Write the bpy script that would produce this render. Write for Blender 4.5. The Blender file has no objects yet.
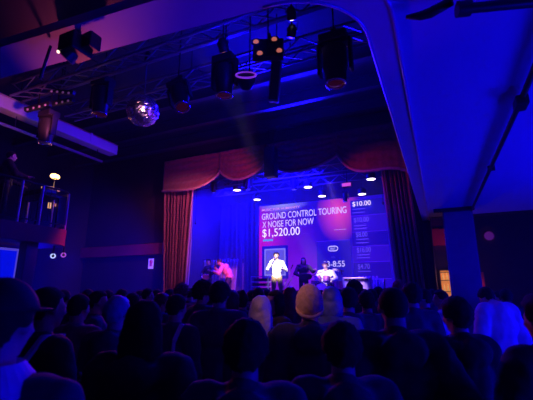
import bpy, bmesh, math, random
import numpy as np
from mathutils import Vector, Matrix, Euler, noise
random.seed(7)
S = bpy.context.scene
COL = S.collection
PI = math.pi

# ------------------------------------------------------------------ camera frame (used to size things from the photo)
FPX, YAW, PITCH = 372.0, math.radians(24.8), math.radians(13.6)
CAM = Vector((0, 0, 1.8))
FW = Vector((-math.sin(YAW)*math.cos(PITCH), math.cos(YAW)*math.cos(PITCH), math.sin(PITCH)))
RT = Vector((math.cos(YAW), math.sin(YAW), 0))
UP = RT.cross(FW)
def ray(x, y): return FW*FPX + RT*(x-266.5) + UP*(200-y)
def aY(x, y, Y): v = ray(x, y); return CAM + v*(Y/v.y)
def aX(x, y, X): v = ray(x, y); return CAM + v*(X/v.x)
def aZ(x, y, Z): v = ray(x, y); return CAM + v*((Z-1.8)/v.z)
def aD(x, y, D): v = ray(x, y); return CAM + v*(D/FPX)

# ------------------------------------------------------------------ materials
MATS = {}
def mat(name, col, rough=0.6, metal=0.0, emit=None, es=1.0, nscale=None, namt=0.25, bump=0.0, sheen=0.0):
    if name in MATS: return MATS[name]
    m = bpy.data.materials.new(name); m.use_nodes = True
    nt = m.node_tree; b = nt.nodes['Principled BSDF']
    b.inputs['Base Color'].default_value = (*col, 1)
    b.inputs['Roughness'].default_value = rough
    b.inputs['Metallic'].default_value = metal
    if sheen: b.inputs['Sheen Weight'].default_value = sheen
    if emit:
        b.inputs['Emission Color'].default_value = (*emit, 1)
        b.inputs['Emission Strength'].default_value = es
    if nscale:
        tc = nt.nodes.new('ShaderNodeTexCoord'); n = nt.nodes.new('ShaderNodeTexNoise')
        n.inputs['Scale'].default_value = nscale; n.inputs['Detail'].default_value = 4
        nt.links.new(tc.outputs['Object'], n.inputs['Vector'])
        r = nt.nodes.new('ShaderNodeMix'); r.data_type = 'RGBA'
        r.inputs[6].default_value = (*[c*(1-namt) for c in col], 1)
        r.inputs[7].default_value = (*[min(1, c*(1+namt)) for c in col], 1)
        nt.links.new(n.outputs['Fac'], r.inputs[0]); nt.links.new(r.outputs[2], b.inputs['Base Color'])
        if bump:
            bp = nt.nodes.new('ShaderNodeBump'); bp.inputs['Strength'].default_value = bump
            nt.links.new(n.outputs['Fac'], bp.inputs['Height']); nt.links.new(bp.outputs[0], b.inputs['Normal'])
    MATS[name] = m
    return m

M_black = mat('black_paint', (.012, .012, .014), .5, nscale=3)
M_metal = mat('dark_metal', (.03, .03, .035), .35, .6)
M_steel = mat('steel_pipe', (.35, .35, .38), .3, .8)
M_white = mat('white_plaster', (.6, .6, .62), .7, nscale=1.2, namt=.08)
M_beamw = mat('painted_beam', (.55, .5, .55), .55, nscale=2, namt=.1)
M_wall = mat('dark_wall', (.022, .020, .032), .7, nscale=1.5, bump=.1)
M_ceil = mat('dark_ceiling', (.06, .06, .07), .8, nscale=1.0)
M_floor = mat('floor_boards', (.05, .035, .03), .4, nscale=6)
M_stage = mat('stage_floor', (.06, .06, .06), .35, nscale=5)
M_redwall = mat('red_wall', (.25, .03, .04), .7, nscale=3)
M_velvet = mat('red_velvet', (.36, .09, .09), .8, nscale=14, namt=.45, bump=.3, sheen=.5)
M_fringe = mat('gold_fringe', (.75, .34, .34), .6, nscale=40, namt=.4)
M_bluedrape = mat('blue_drape', (.20, .2, .28), .8, nscale=9, namt=.3)
M_blackdrape = mat('black_drape', (.06, .06, .08), .85, nscale=5)

# ------------------------------------------------------------------ mesh helpers
class MB:
    def __init__(s): s.bm = bmesh.new()
    def _add(s, verts, faces, M=None):
        vs = [s.bm.verts.new(M @ Vector(v) if M else v) for v in verts]
        for f in faces:
            try: s.bm.faces.new([vs[i] for i in f])
            except ValueError: pass
        return s
    def box(s, c, d, rot=None):
        x, y, z = [k/2 for k in d]
        v = [(a*x, b*y, e*z) for a in (-1, 1) for b in (-1, 1) for e in (-1, 1)]
        f = [(0,1,3,2), (4,6,7,5), (0,4,5,1), (2,3,7,6), (0,2,6,4), (1,5,7,3)]
        M = Matrix.Translation(c) @ (rot.to_matrix().to_4x4() if rot else Matrix())
        return s._add(v, f, M)
    def bar(s, p0, p1, w, h=None):
        p0, p1 = Vector(p0), Vector(p1); d = p1-p0
        q = d.to_track_quat('Z', 'Y').to_matrix().to_4x4()
        x, y = w/2, (h or w)/2
        v = [(a*x, b*y, e) for a in (-1, 1) for b in (-1, 1) for e in (0, d.length)]
        f = [(0,1,3,2), (4,6,7,5), (0,4,5,1), (2,3,7,6), (0,2,6,4), (1,5,7,3)]
        return s._add(v, f, Matrix.Translation(p0) @ q)
    def cap(s, p0, p1, r0, r1, n=14, hemi=4):
        "tapered capsule with round ends"
        p0, p1 = Vector(p0), Vector(p1); d = p1-p0; L = max(d.length, 1e-4)
        q = d.to_track_quat('Z', 'Y').to_matrix().to_4x4() if d.length > 1e-5 else Matrix()
        prof = [(r0*math.sin(a), -r0*math.cos(a)) for a in [PI/2*i/hemi for i in range(hemi+1)]]
        prof += [(r1*math.cos(a), L+r1*math.sin(a)) for a in [PI/2*i/hemi for i in range(hemi+1)]]
        return s._lathe(prof, n, Matrix.Translation(p0) @ q)
    def _lathe(s, prof, n, M=Matrix()):
        rings = []
        vs = []; fs = []
        for r, z in prof:
            if r < 1e-5: rings.append([len(vs)]); vs.append((0, 0, z))
            else:
                rings.append(list(range(len(vs), len(vs)+n)))
                vs += [(r*math.cos(2*PI*k/n), r*math.sin(2*PI*k/n), z) for k in range(n)]
        for a, b in zip(rings, rings[1:]):
            if len(a) == 1 and len(b) == 1: continue
            for k in range(n):
                k2 = (k+1) % n
                if len(a) == 1: fs.append((a[0], b[k2], b[k]))
                elif len(b) == 1: fs.append((a[k], a[k2], b[0]))
                else: fs.append((a[k], a[k2], b[k2], b[k]))
        if len(rings[0]) > 1: fs.append(tuple(reversed(rings[0])))
        if len(rings[-1]) > 1: fs.append(tuple(rings[-1]))
        return s._add(vs, fs, M)
    def lathe(s, prof, c=(0,0,0), axis=(0,0,1), n=24):
        q = Vector(axis).to_track_quat('Z', 'Y').to_matrix().to_4x4()
        return s._lathe(prof, n, Matrix.Translation(c) @ q)
    def cyl(s, p0, p1, r0, r1=None, n=16):
        p0, p1 = Vector(p0), Vector(p1); d = p1-p0
        return s.lathe([(r0, 0), (r1 if r1 is not None else r0, d.length)], p0, d, n)
    def ell(s, c, r, n=20, m=12, rot=None, flat=False):
        prof = [(math.sin(PI*i/m), -math.cos(PI*i/m)) for i in range(m+1)]
        prof[0] = (0, -1); prof[-1] = (0, 1)
        M = Matrix.Translation(c) @ (rot.to_4x4() if rot else Matrix()) @ Matrix.Diagonal((*r, 1))
        return s._lathe(prof, n, M)
    def tube(s, pts, r, n=8):
        pts = [Vector(p) for p in pts]
        vs = []; fs = []
        up = Vector((0, 0, 1))
        for i, p in enumerate(pts):
            t = (pts[min(i+1, len(pts)-1)]-pts[max(i-1, 0)]).normalized()
            a = t.cross(up)
            if a.length < .05: a = t.cross(Vector((1, 0, 0)))
            a.normalize(); b = a.cross(t)
            rr = r[i] if isinstance(r, (list, tuple)) else r
            vs += [p+(a*math.cos(2*PI*k/n)+b*math.sin(2*PI*k/n))*rr for k in range(n)]
        for i in range(len(pts)-1):
            for k in range(n):
                k2 = (k+1) % n
                fs.append((i*n+k, i*n+k2, (i+1)*n+k2, (i+1)*n+k))
        fs.append(tuple(range(n))); fs.append(tuple((len(pts)-1)*n+k for k in reversed(range(n))))
        return s._add(vs, fs)
    def torus(s, c, R, r, axis=(0,0,1), n=28, m=8, sq=(1, 1)):
        q = Vector(axis).to_track_quat('Z', 'Y').to_matrix().to_4x4()
        M = Matrix.Translation(c) @ q
        vs = []; fs = []
        for i in range(n):
            a = 2*PI*i/n
            for j in range(m):
                b = 2*PI*j/m
                vs.append(((R+r*math.cos(b))*math.cos(a)*sq[0], (R+r*math.cos(b))*math.sin(a)*sq[1], r*math.sin(b)))
        for i in range(n):
            for j in range(m):
                fs.append((i*m+j, ((i+1) % n)*m+j, ((i+1) % n)*m+(j+1) % m, i*m+(j+1) % m))
        return s._add(vs, fs, M)
    def prism(s, poly, z0, z1):
        n = len(poly)
        vs = [(x, y, z0) for x, y in poly]+[(x, y, z1) for x, y in poly]
        fs = [tuple(reversed(range(n))), tuple(range(n, 2*n))]+[(i, (i+1) % n, n+(i+1) % n, n+i) for i in range(n)]
        return s._add(vs, fs)
    def build(s, name, m, parent=None, world=True, smooth=None, bevel=0):
        bmesh.ops.recalc_face_normals(s.bm, faces=s.bm.faces[:])
        me = bpy.data.meshes.new(name); s.bm.to_mesh(me); s.bm.free()
        return link(name, me, m, parent, world, smooth, bevel)

def link(name, me, m, parent=None, world=True, smooth=None, bevel=0):
    o = bpy.data.objects.new(name, me)
    for mm in (m if isinstance(m, (list, tuple)) else [m]): me.materials.append(mm)
    if smooth:
        me.shade_smooth()
        if smooth != True: me.set_sharp_from_angle(angle=math.radians(smooth))
    if parent:
        o.parent = parent
        if world:      # mesh was written in world coordinates: keep it there
            r = parent
            off = Vector((0, 0, 0))
            while r: off += r.location; r = r.parent
            me.transform(Matrix.Translation(-off))
    elif world and me.vertices:
        co = np.empty(len(me.vertices)*3, 'f'); me.vertices.foreach_get('co', co); co = co.reshape(-1, 3)
        c = Vector(((co[:,0].min()+co[:,0].max())/2, (co[:,1].min()+co[:,1].max())/2, float(co[:,2].min())))
        me.transform(Matrix.Translation(-c)); o.location = c
    COL.objects.link(o)
    if bevel:
        b = o.modifiers.new('bevel', 'BEVEL'); b.width = bevel; b.segments = 2
    return o
def thing(name, label, cat, loc=(0,0,0), group=None, rz=0):
    o = bpy.data.objects.new(name, None); o.empty_display_size = .1
    o.location = loc; o.rotation_euler = (0, 0, rz)
    COL.objects.link(o); return tag(o, label, cat, group)
def tag(o, label, cat, group=None):
    o['label'] = label; o['category'] = cat
    if group: o['group'] = group
    return o
def struct(name, mb, m, **k):
    o = mb.build(name, m, **k); o['kind'] = 'structure'; return o
def dup(root, loc, rot=None, label=None, scale=None):
    r = root.copy(); COL.objects.link(r); r.location = loc
    if rot is not None: r.rotation_euler = rot
    if scale: r.scale = scale
    if label: r['label'] = label
    for ch in list(root.children):
        c = ch.copy(); COL.objects.link(c); c.parent = r
        for g in list(ch.children):
            d = g.copy(); COL.objects.link(d); d.parent = c
    return r
def emat(name, col, es):
    return mat(name, (.02, .02, .02), .4, emit=col, es=es)
def light(kind, name, loc, energy, col, target=None, size=None, spot=None, blend=.5, parent=None):
    l = bpy.data.lights.new(name, kind); l.energy = energy; l.color = col
    if kind == 'SPOT': l.spot_size = math.radians(spot); l.spot_blend = blend; l.shadow_soft_size = size or .08
    elif kind == 'AREA': l.shape = 'DISK'; l.size = size or .5
    else: l.shadow_soft_size = size or .08
    o = bpy.data.objects.new(name, l); o.location = loc
    if target is not None: o.rotation_euler = (Vector(target)-Vector(loc)).to_track_quat('-Z', 'Y').to_euler()
    COL.objects.link(o); return o

BLUE = (.003, .001, 1.0); VIO = (.22, .005, 1.0); MAG = (1.0, .05, .55); WARM = (1, .42, .12)
H = 3.7     # balcony soffit height

# ================================================================== SETTING
XL, XR, YB, YP, YS = -13.6, 6.0, -4.0, 11.0, 16.0
CZ = 7.2
struct('floor', MB().box((-3.8, 6, -.1), (20.4, 21, .2)), M_floor)
struct('ceiling', MB().box((-3.8, 6, CZ+.1), (20.4, 21, .2)), M_ceil)
struct('wall_left', MB().box((XL-.1, 6, CZ/2), (.2, 21, CZ)), M_wall)
struct('wall_right', MB().box((XR+.1, 6, CZ/2), (.2, 21, CZ)), M_wall)
struct('wall_rear', MB().box((-3.8, YB-.1, CZ/2), (20, .2, CZ)), M_wall)
struct('wall_back', MB().box((-3.8, YS+.1, CZ/2), (20, .2, CZ)), M_wall)
m = MB()
m.box(((XL-9.35)/2, YP+.25, CZ/2), (-9.35-XL, .3, CZ))            # left of the opening
m.box((-4.9, YP+.25, (6.3+CZ)/2), (9.1, .3, CZ-6.3))              # over it
m.box((-.575, YP+.25, CZ/2), (.45, .3, CZ))                        # right of it
struct('wall_stage', m, M_wall)
struct('stage_platform', MB().box((-5.0, 13.3, .65), (9.2, 5.4, 1.3)), M_stage)
struct('wall_stage_side', MB().box((-.25, 13.6, CZ/2), (.2, 4.8, CZ)), M_blackdrape)
struct('wall_stage_wing', MB().box((-9.9, 13.6, CZ/2), (.2, 4.8, CZ)), M_blackdrape)
struct('wall_far_right', MB().box((2.93, 13.6, 2.5), (6.14, .2, 5.0)), M_wall)
struct('trim_1', MB().box((-11.45, YP-.0, 3.3), (4.3, .2, .42)), M_redwall, bevel=.02)
# balcony over the camera: one L-shaped slab with a rounded inner corner and a painted edge strip
def corner(x0, y0, slope, rad, n=12):
    "edge running along +X at y=y0 (rising with slope) then turning up +Y at x=x0"
    pts = [(XL, y0+slope*(XL-x0))]
    for i in range(n+1):
        a = -PI/2+PI/2*i/n
        pts.append((x0-rad+rad*math.cos(a), y0-slope*rad+rad+rad*math.sin(a)))
    return pts
outer = corner(-.34, 2.02, .088, .6)
innr = corner(-.13, 1.72, .088, .75)
poly = outer+[(-.34, 11.1), (XR, 11.1), (XR, YB), (XL, YB)]
struct('balcony_slab', MB().prism(poly, H+.06, H+.75), M_white)
strip = MB()
strip.prism(outer+[(-.34, 11.1), (-.17, 11.1)]+list(reversed(innr)), H-.02, H+.08)
struct('trim_2', strip, M_beamw)
ed = MB()
ed.tube([(x+.012, y-.012, H-.02) for x, y in outer[1:]]+[(-.33, 11.1, H-.02)], .012, 6)
ed.tube([(x, y, H-.025) for x, y in innr[1:]]+[(-.165, 11.1, H-.025)], .014, 6)
struct('trim_3', ed, mat('pale_trim', (.7, .45, .7), .3, .3), smooth=True)
# black board painting in the shade on the soffit at the rear left
struct('soffit_shade_board', MB().prism([(XL, -3.9), (-.25, -3.9), (-.25, 1.0), (-.13, 1.62), (-1.2, 1.52), (XL, .45)], H-.06, H+.07), M_black)
struct('pillar', MB().box((.5, 10.4, H/2+.03), (.66, .66, H+.06)), mat('pillar_paint', (.20, .20, .22), .6, nscale=3), bevel=.03)
struct('ceiling_far_right', MB().box((2.83, 12.4, 4.15), (5.94, 2.6, .1)), M_ceil)
# side gallery on the left
arc = [(-8.0-.45+.45*math.cos(a), 5.75+.45*math.sin(a)) for a in [PI/2*i/8 for i in range(9)]]
gal = [(-8.0, YB)]+arc+[(XL, 6.2), (XL, YB)]
struct('gallery_slab', MB().prism(gal, 2.82, 3.2), M_redwall)
struct('gallery_post', MB().box((-8.25, 5.29, 1.41), (.26, .26, 2.82)), mat('post_paint', (.12, .06, .1), .5), bevel=.01)

# ================================================================== STAGE DRAPERY
def cloth(name, fn, nu, nv, m, parent, thick=.02):
    vs = [fn(i/nu, j/nv) for j in range(nv+1) for i in range(nu+1)]
    fs = [(j*(nu+1)+i, j*(nu+1)+i+1, (j+1)*(nu+1)+i+1, (j+1)*(nu+1)+i) for j in range(nv) for i in range(nu)]
    me = bpy.data.meshes.new(name); me.from_pydata(vs, [], fs)
    o = link(name, me, m, parent, True, True)
    s = o.modifiers.new('thickness', 'SOLIDIFY'); s.thickness = thick; s.offset = 0
    return o
def lerp(a, b, t): return a+(b-a)*t
def drape(name, label, xt0, xt1, xb0, xb1, zt, zb, Y, folds, m, cat='curtain', amp=.05, waist=None, parts=True, inner=None):
    t = thing(name, label, cat, ((xb0+xb1)/2, Y, zb))
    def fn(u, v):
        a, b = lerp(xb0, xt0, v), lerp(xb1, xt1, v)
        if waist:
            k = waist*math.sin(PI*(1-v))*.5
            a += k*.2; b -= k*.2
        ph = folds*2*PI*u + .8*math.sin(3*v+u*7)
        return (lerp(a, b, u), Y+amp*(math.sin(ph)+.4*math.sin(2.3*ph+1))*(1.1-.4*v), lerp(zb, zt, v))
    cloth('drape', fn, folds*12, 14, m, t)
    if inner is not None:
        mb = MB(); mb.tube([fn(inner, j/14)[:1]+(Y-.07,)+fn(inner, j/14)[2:] for j in range(15)], .035, 6)
        mb.build('fringe', M_fringe, t, smooth=True)
    mb = MB(); mb.tube([(xt0, Y, zt+.01), (xt1, Y, zt+.01)], .02, 6); mb.build('curtain_rod', M_metal, t, smooth=True)
    return t
drape('stage_curtain', 'red velvet stage curtain hanging at the left side of the stage opening', -9.42, -7.95, -8.98, -8.12, 6.1, 1.32, YP-.12, 9, M_velvet, inner=1.0, amp=.11)
drape('stage_curtain', 'dark red stage curtain hanging at the right side of the stage opening', -1.33, -.62, -1.1, -.42, 6.1, 1.32, YP-.12, 6, M_velvet, inner=0.0, amp=.11)
val = thing('stage_valance', 'red scalloped valance with fringed hem across the top of the stage opening', 'valance', (-5.1, YP-.25, 5.3))
def swag(x0, x1, zt, z0, z1, zlow, yoff=0):
    def fn(u, v):
        x = lerp(x0, x1, u)
        ed = lerp(z0, z1, u)
        s = math.sin(PI*u)**.75
        zb = ed-(ed-zlow)*s*1.0
        z = lerp(zt, zb, v)
        y = YP-.25-yoff-.16*math.sin(PI*u)*v-.035*math.sin(v*2*PI*5+1.5*math.sin(PI*u))*s-.012*math.sin(u*60)
        return (x, y, z)
    o = cloth('swag', fn, 40, 34, M_velvet, val)
    mb = MB(); mb.tube([Vector(fn(i/30, 1.0))+Vector((0, -.02, 0)) for i in range(31)], .045, 8)
    mb.build('fringe', M_fringe, o, smooth=True)
swag(-9.32, -6.73, 6.62, 5.45, 5.93, 5.3)
swag(-6.78, -4.95, 6.60, 5.93, 5.95, 5.42, .05)
swag(-5.0, -2.5, 6.60, 6.05, 5.9, 5.42)
swag(-2.56, -.55, 6.58, 5.9, 5.0, 5.12, .05)

# pipe and drape at the back left of the stage
drape('backdrop_drape', 'dark blue pleated backdrop cloth left of the projection screen', -9.75, -7.45, -9.75, -7.45, 5.9, 1.31, 15.5, 8, M_blackdrape, cat='backdrop', amp=.15)
drape('wing_drape', 'bright blue pleated drape on a low rail beside the left stage curtain', -9.3, -7.55, -9.3, -7.75, 3.05, 1.31, 13.6, 12, M_bluedrape, cat='drape', amp=.06)

# ================================================================== SCREEN
SY = 15.0
SX0, SX1, SZ0, SZ1 = -7.30, -1.5, 1.75, 5.52
scr = thing('projection_screen', 'large lit projection screen with a donation page behind the band', 'screen', ((SX0+SX1)/2, SY, SZ0))
ms = bpy.data.materials.new('screen_picture'); ms.use_nodes = True
nt = ms.node_tree; nt.nodes.clear()
N = nt.nodes.new; L = nt.links.new
out = N('ShaderNodeOutputMaterial'); em = N('ShaderNodeEmission'); tc = N('ShaderNodeTexCoord'); sp = N('ShaderNodeSeparateXYZ')
L(tc.outputs['Generated'], sp.inputs[0])
def blob(cx, cz, rx, rz):
    mp = N('ShaderNodeMapping'); L(tc.outputs['Generated'], mp.inputs[0])
    mp.inputs['Location'].default_value = (-cx/rx, 0, -cz/rz); mp.inputs['Scale'].default_value = (1/rx, 0, 1/rz)
    g = N('ShaderNodeTexGradient'); g.gradient_type = 'SPHERICAL'; L(mp.outputs[0], g.inputs[0]); return g.outputs['Fac']
def mix(fac, a, b):
    x = N('ShaderNodeMix'); x.data_type = 'RGBA'
    for k, v in ((0, fac), (6, a), (7, b)):
        if isinstance(v, tuple): x.inputs[k].default_value = (*v, 1)
        elif isinstance(v, (int, float)): x.inputs[k].default_value = v
        else: L(v, x.inputs[k])
    return x.outputs[2]
c = (.008, .001, .50)
c = mix(blob(.02, .40, .50, .85), c, (.24, .004, .60))
c = mix(blob(-.02, .60, .26, .5), c, (.62, .006, .42))
c = mix(blob(-.02, .20, .24, .5), c, (.42, .004, .52))
c = mix(blob(.63, .86, .17, .36), c, (.85, .05, .5))
c = mix(blob(.36, .12, .26, .40), c, (.22, .01, .75))
c = mix(blob(.85, .5, .16, .9), c, (.03, .004, .66))
c = mix(blob(.20, 1.0, .22, .10), c, (.35, .32, .9))
L(c, em.inputs['Color']); em.inputs['Strength'].default_value = 1.0; L(em.outputs[0], out.inputs[0])
mb = MB(); mb.box(((SX0+SX1)/2, SY+.03, (SZ0+SZ1)/2), (SX1-SX0, .04, SZ1-SZ0)); mb.build('screen_surface', ms, scr)
mb = MB()
for z in (SZ0-.03, SZ1+.03): mb.box(((SX0+SX1)/2, SY+.03, z), (SX1-SX0+.12, .08, .06))
for x in (SX0-.03, SX1+.03): mb.box((x, SY+.03, (SZ0+SZ1)/2), (.06, .08, SZ1-SZ0+.12))
mb.build('screen_frame', M_black, scr)
T_w = emat('screen_white_text', (.75, .62, 1), 1.0)
T_d = emat('screen_pale_text', (.16, .09, 1), .8)
T_c = emat('screen_cyan_bar', (.12, .5, .9), .7)
P_dk = emat('screen_dark_panel', (.006, .001, .34), 1.0)
P_md = emat('screen_violet_line', (.06, .008, .75), 1.0)
def text(body, x, z, h, m, name='text_line', w=None, bold=.012):
    cu = bpy.data.curves.new('t', 'FONT'); cu.body = body; cu.size = h/.72; cu.extrude = .003; cu.offset = bold*h*.2
    o = bpy.data.objects.new('t', cu); COL.objects.link(o)
    dg = bpy.context.evaluated_depsgraph_get(); dg.update()
    me = bpy.data.meshes.new_from_object(o.evaluated_get(dg)); bpy.data.objects.remove(o)
    me.materials.clear()
    co = np.array([v.co[:] for v in me.vertices]); wd = co[:,0].max()-co[:,0].min()
    sx = (w/wd) if w else 1
    me.transform(Matrix.Translation((x, SY-.012, z)) @ Matrix.Rotation(PI/2, 4, 'X') @ Matrix.Diagonal((sx, 1, 1, 1)) @ Matrix.Translation((-co[:,0].min(), 0, 0)))
    return link(name, me, m, scr)
def rect(x0, x1, z0, z1, m, name, dy=.004, th=.006):
    mb = MB(); mb.box(((x0+x1)/2, SY-dy, (z0+z1)/2), (x1-x0, th, z1-z0)); return mb.build(name, m, scr)
def tx(px, py, px2, cap, body, m, name='text_line'):
    a = aY(px, py, SY); b = aY(px2, py, SY)
    return text(body, a.x, a.z, cap, m, name, w=b.x-a.x)
tx(262, 211.5, 300, .11, 'MUSIC FOR HUMANITY', mat('pink_text', (.02,)*3, emit=(1, .35, .75), es=.8), 'heading_text')
tx(262, 220, 347, .29, 'GROUND CONTROL TOURING', T_w, 'title_text')
tx(262.5, 228, 314, .29, 'X NOISE FOR NOW', T_w, 'title_text')
tx(262.5, 237, 300, .36, '$1,520.00', mat('amount_text_glow', (.02,)*3, emit=(.95, .85, 1), es=1.1), 'amount_text')
a, b = aY(263, 241.5, SY), aY(273, 239, SY); rect(a.x, b.x, a.z, b.z, T_c, 'cyan_bar')
a, b = aY(300, 234, SY), aY(310, 233.4, SY); rect(a.x, b.x, a.z, b.z, T_d, 'text_rule')
a, b = aY(334, 230, SY), aY(346, 229, SY); rect(a.x, b.x, a.z, b.z, T_w, 'text_rule')
# code panel: pale frame with a plain field
a, b = aY(262, 279, SY), aY(288, 245, SY); rect(a.x, b.x, a.z, b.z, P_dk, 'code_panel', .004)
rect(a.x+.12, b.x-.12, a.z+.13, b.z-.13, mat('code_frame', (.02,)*3, emit=(.30, .26, .80), es=.8), 'code_panel_border', .008)
rect(a.x+.18, b.x-.18, a.z+.19, b.z-.19, mat('code_field', (.02,)*3, emit=(.14, .10, .55), es=.8), 'code_panel_field', .012)
# centre dark panel with badge and figures
a, b = aY(318, 287, SY), aY(350, 240, SY); rect(a.x, b.x, a.z, b.z, P_dk, 'info_panel')
rect(a.x, b.x, b.z, b.z+.02, P_md, 'panel_rule', .008)
bc = aY(333, 248.6, SY); mb = MB()
pts = [(bc.x+sx*.10+.10*math.cos(t), SY-.012, bc.z+.095*math.sin(t)) for sx, t0 in ((1, -PI/2), (-1, PI/2)) for t in [t0+PI*i/8 for i in range(9)]]
mb.tube(pts+[pts[0]], .018, 6); mb.build('badge_ring', T_w, scr)
text('HOT', bc.x-.1, bc.z-.045, .09, T_w, 'badge_text', w=.2)
tx(331, 258, 335, .06, 'TO', T_d, 'text_line')
tx(323.5, 267, 345, .24, '03-8:55', T_w, 'countdown_text')
# price list
rows = [(352.5, 206.5, 371, '$10.00', mat('bright_price', (.02,)*3, emit=(1, .8, 1), es=1.2), 209.5, 213),
        (354, 222.5, 369, '$10.00', T_d, 226, 229), (356, 237, 367.5, '$8.00', T_d, 239.5, 243),
        (357, 252.5, 371, '$16.00', T_d, 255, 258), (358, 269, 370, '$4.70', T_d, 271.5, 0)]
for i, (px, py, p2, s_, m_, u1, u2) in enumerate(rows):
    x0 = aY(350.5, 206, SY).x; x1 = aY(386, 206, SY).x
    zc = aY(360, py, SY).z
    rect(x0, x1, zc-.36, zc+.27, P_dk if i % 2 == 0 else mat('row_violet', (.02,)*3, emit=(.02, .002, .46), es=1), 'price_row', .004)
    rect(x0, x1, zc-.39, zc-.365, P_md, 'price_row_rule', .007)
    tx(px, py, p2, .2, s_, m_, 'price_text')
    for u in (u1, u2):
        if u:
            a = aY(px, u, SY); rect(a.x, a.x+.5, a.z-.013, a.z+.013, T_d, 'text_rule', .009)

# ================================================================== TRUSSES, PIPES, CEILING BEAMS
M_alu = mat('truss_metal', (.34, .34, .4), .4, .7)
def truss(label, x0, x1, y, z, w=.3, h=.3):
    t = thing('lighting_truss', label, 'truss', ((x0+x1)/2, y, z), 'lighting trusses over the hall')
    for dy in (-w/2, w/2):
        for dz in (0, h):
            mb = MB(); mb.tube([(x0, y+dy, z+dz), (x1, y+dy, z+dz)], .028, 8); mb.build('chord', M_alu, t, smooth=True)
    mb = MB(); n = int((x1-x0)/.4)
    for i in range(n):
        xa, xb = x0+(x1-x0)*i/n, x0+(x1-x0)*(i+1)/n
        for dy in (-w/2, w/2):
            a, b = (0, h) if i % 2 else (h, 0)
            mb.bar((xa, y+dy, z+a), (xb, y+dy, z+b), .022)
        mb.bar((xa, y-w/2, z), (xb, y+w/2, z), .02)
    mb.build('bracing', M_alu, t)
    for x in (x0+1.5, (x0+x1)/2, x1-1.5):
        mb = MB(); mb.tube([(x, y, z+h), (x, y, CZ)], .01, 6); mb.build('hanger', M_metal, t)
    return t
truss('long lighting truss across the hall nearest the balcony edge', -8.6, -.8, 4.72, 6.15)
truss('second lighting truss across the hall behind the mirror ball', -8.6, -.8, 6.1, 6.25)
for k, (y, lb) in enumerate(((7.6, 'blue-lit ceiling joist in front of the stage valance, nearest the second truss'), (8.9, 'blue-lit ceiling joist midway between truss and stage valance'), (10.1, 'blue-lit ceiling joist closest to the stage valance'))):
    mb = MB(); mb.box((-7, y, CZ-.03), (13.0, .16, .04)).box((-7, y, CZ-.2), (13.0, .03, .3)).box((-7, y, CZ-.36), (13.0, .16, .04))
    tag(mb.build('ceiling_joist', mat('joist_paint', (.07, .07, .085), .5, nscale=2)), lb, 'beam', 'ceiling joists over the hall')
mb = MB(); mb.tube([(-12.5, 5.35, 6.55), (-.8, 5.35, 6.55)], .04); tag(mb.build('lighting_pipe', M_steel, smooth=True), 'thin round pipe running between the two lighting trusses', 'pipe')
# duct on the left
d = thing('air_duct', 'long violet-lit duct running along the upper left towards the stage', 'duct', (-9, 4, 5.95))
mb = MB(); mb.box((-9, 3.4, 6.05), (.34, 9.2, .30)); mb.build('duct_body', M_beamw, d, bevel=.02)
mb = MB(); mb.tube([(-8.83, -1.2, 6.21), (-8.83, 8.0, 6.21)], .015, 6); mb.build('reflection_rail', mat('warm_reflection', (.8, .5, .3), .3, .8), d, smooth=True)  # warm rail stands in for orange spotlight reflections along the duct
mb = MB()
for y in (0, 2, 4, 5.7, 7): mb.box((-9, y, 6.07), (.37, .05, .33))
mb.build('duct_flange', M_beamw, d)
mb = MB()
for y in (1, 5, 7.7): mb.tube([(-9, y, 6.19), (-9, y, CZ)], .012, 6)
mb.build('hanger', M_metal, d)
mb = MB(); mb.tube([(-9, -2, 5.58), (-9, 7.6, 5.58)], .04, 10)
pp = thing('lighting_pipe', 'thin blue pipe hanging below the violet duct on the left', 'pipe', (-9, 3, 5.58))
mb.build('tube', mat('blue_steel', (.3, .3, .4), .4, .6), pp, smooth=True)
mb = MB()
for y in (1, 5, 7.4): mb.tube([(-9, y, 5.6), (-9, y, 5.96)], .01, 6)
mb.build('hanger', M_metal, pp)

# ---- moving heads
def drop_pole(t, z1=CZ, r=.012, off=(0, 0, 0)):
    "thin pole that carries a fixture from the ceiling (or truss) above it"
    p = t.location+Vector(off); me_b = MB(); me_b.cyl((off[0], off[1], off[2]), (off[0], off[1], off[2]+z1-p.z), r, n=8)
    me_b.bm.transform((t.rotation_euler.to_matrix().to_4x4() @ Matrix.Diagonal((*t.scale, 1))).inverted())
    me_b.build('drop_pole', M_metal, t, world=False, smooth=40)
M_lensr = mat('lens_red', (.05, .01, .015), .15, emit=(.5, .03, .06), es=.03)
M_glint = mat('chrome_ring', (.8, .75, .8), .15, 1)
M_can = mat('fixture_black', (.025, .022, .026), .4)
def moving_head(label, loc, tilt=(0, 0, 0), s=1.0, glow=None):
    t = thing('moving_head_spotlight', label, 'stage light', loc, 'moving head lights on the trusses')
    t.rotation_euler = tilt; t.scale = (s, s, s)
    k = dict(world=False)
    MB().box((0, 0, .02), (.34, .24, .12)).build('base_box', M_can, t, bevel=.015, **k)
    MB().box((0, 0, .12), (.06, .05, .12)).build('clamp', M_metal, t, **k)
    mb = MB()
    for sx in (-1, 1): mb.box((sx*.19, 0, -.22), (.035, .12, .42))
    mb.box((0, 0, -.05), (.38, .12, .04)); mb.build('yoke', M_can, t, bevel=.01, **k)
    mb = MB(); mb.lathe([(0, -.06), (.10, -.06), (.145, -.10), (.15, -.34), (.125, -.42), (.12, -.56), (0, -.56)], n=20)
    h = mb.build('housing', M_can, t, smooth=40, **k)
    MB().torus((0, 0, -.565), .115, .014).build('lens_ring', M_glint, h, smooth=True, **k)
    MB().ell((0, 0, -.555), (.10, .10, .025)).build('lens', glow or M_lensr, h, smooth=True, **k)
    drop_pole(t)
    return t
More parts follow.
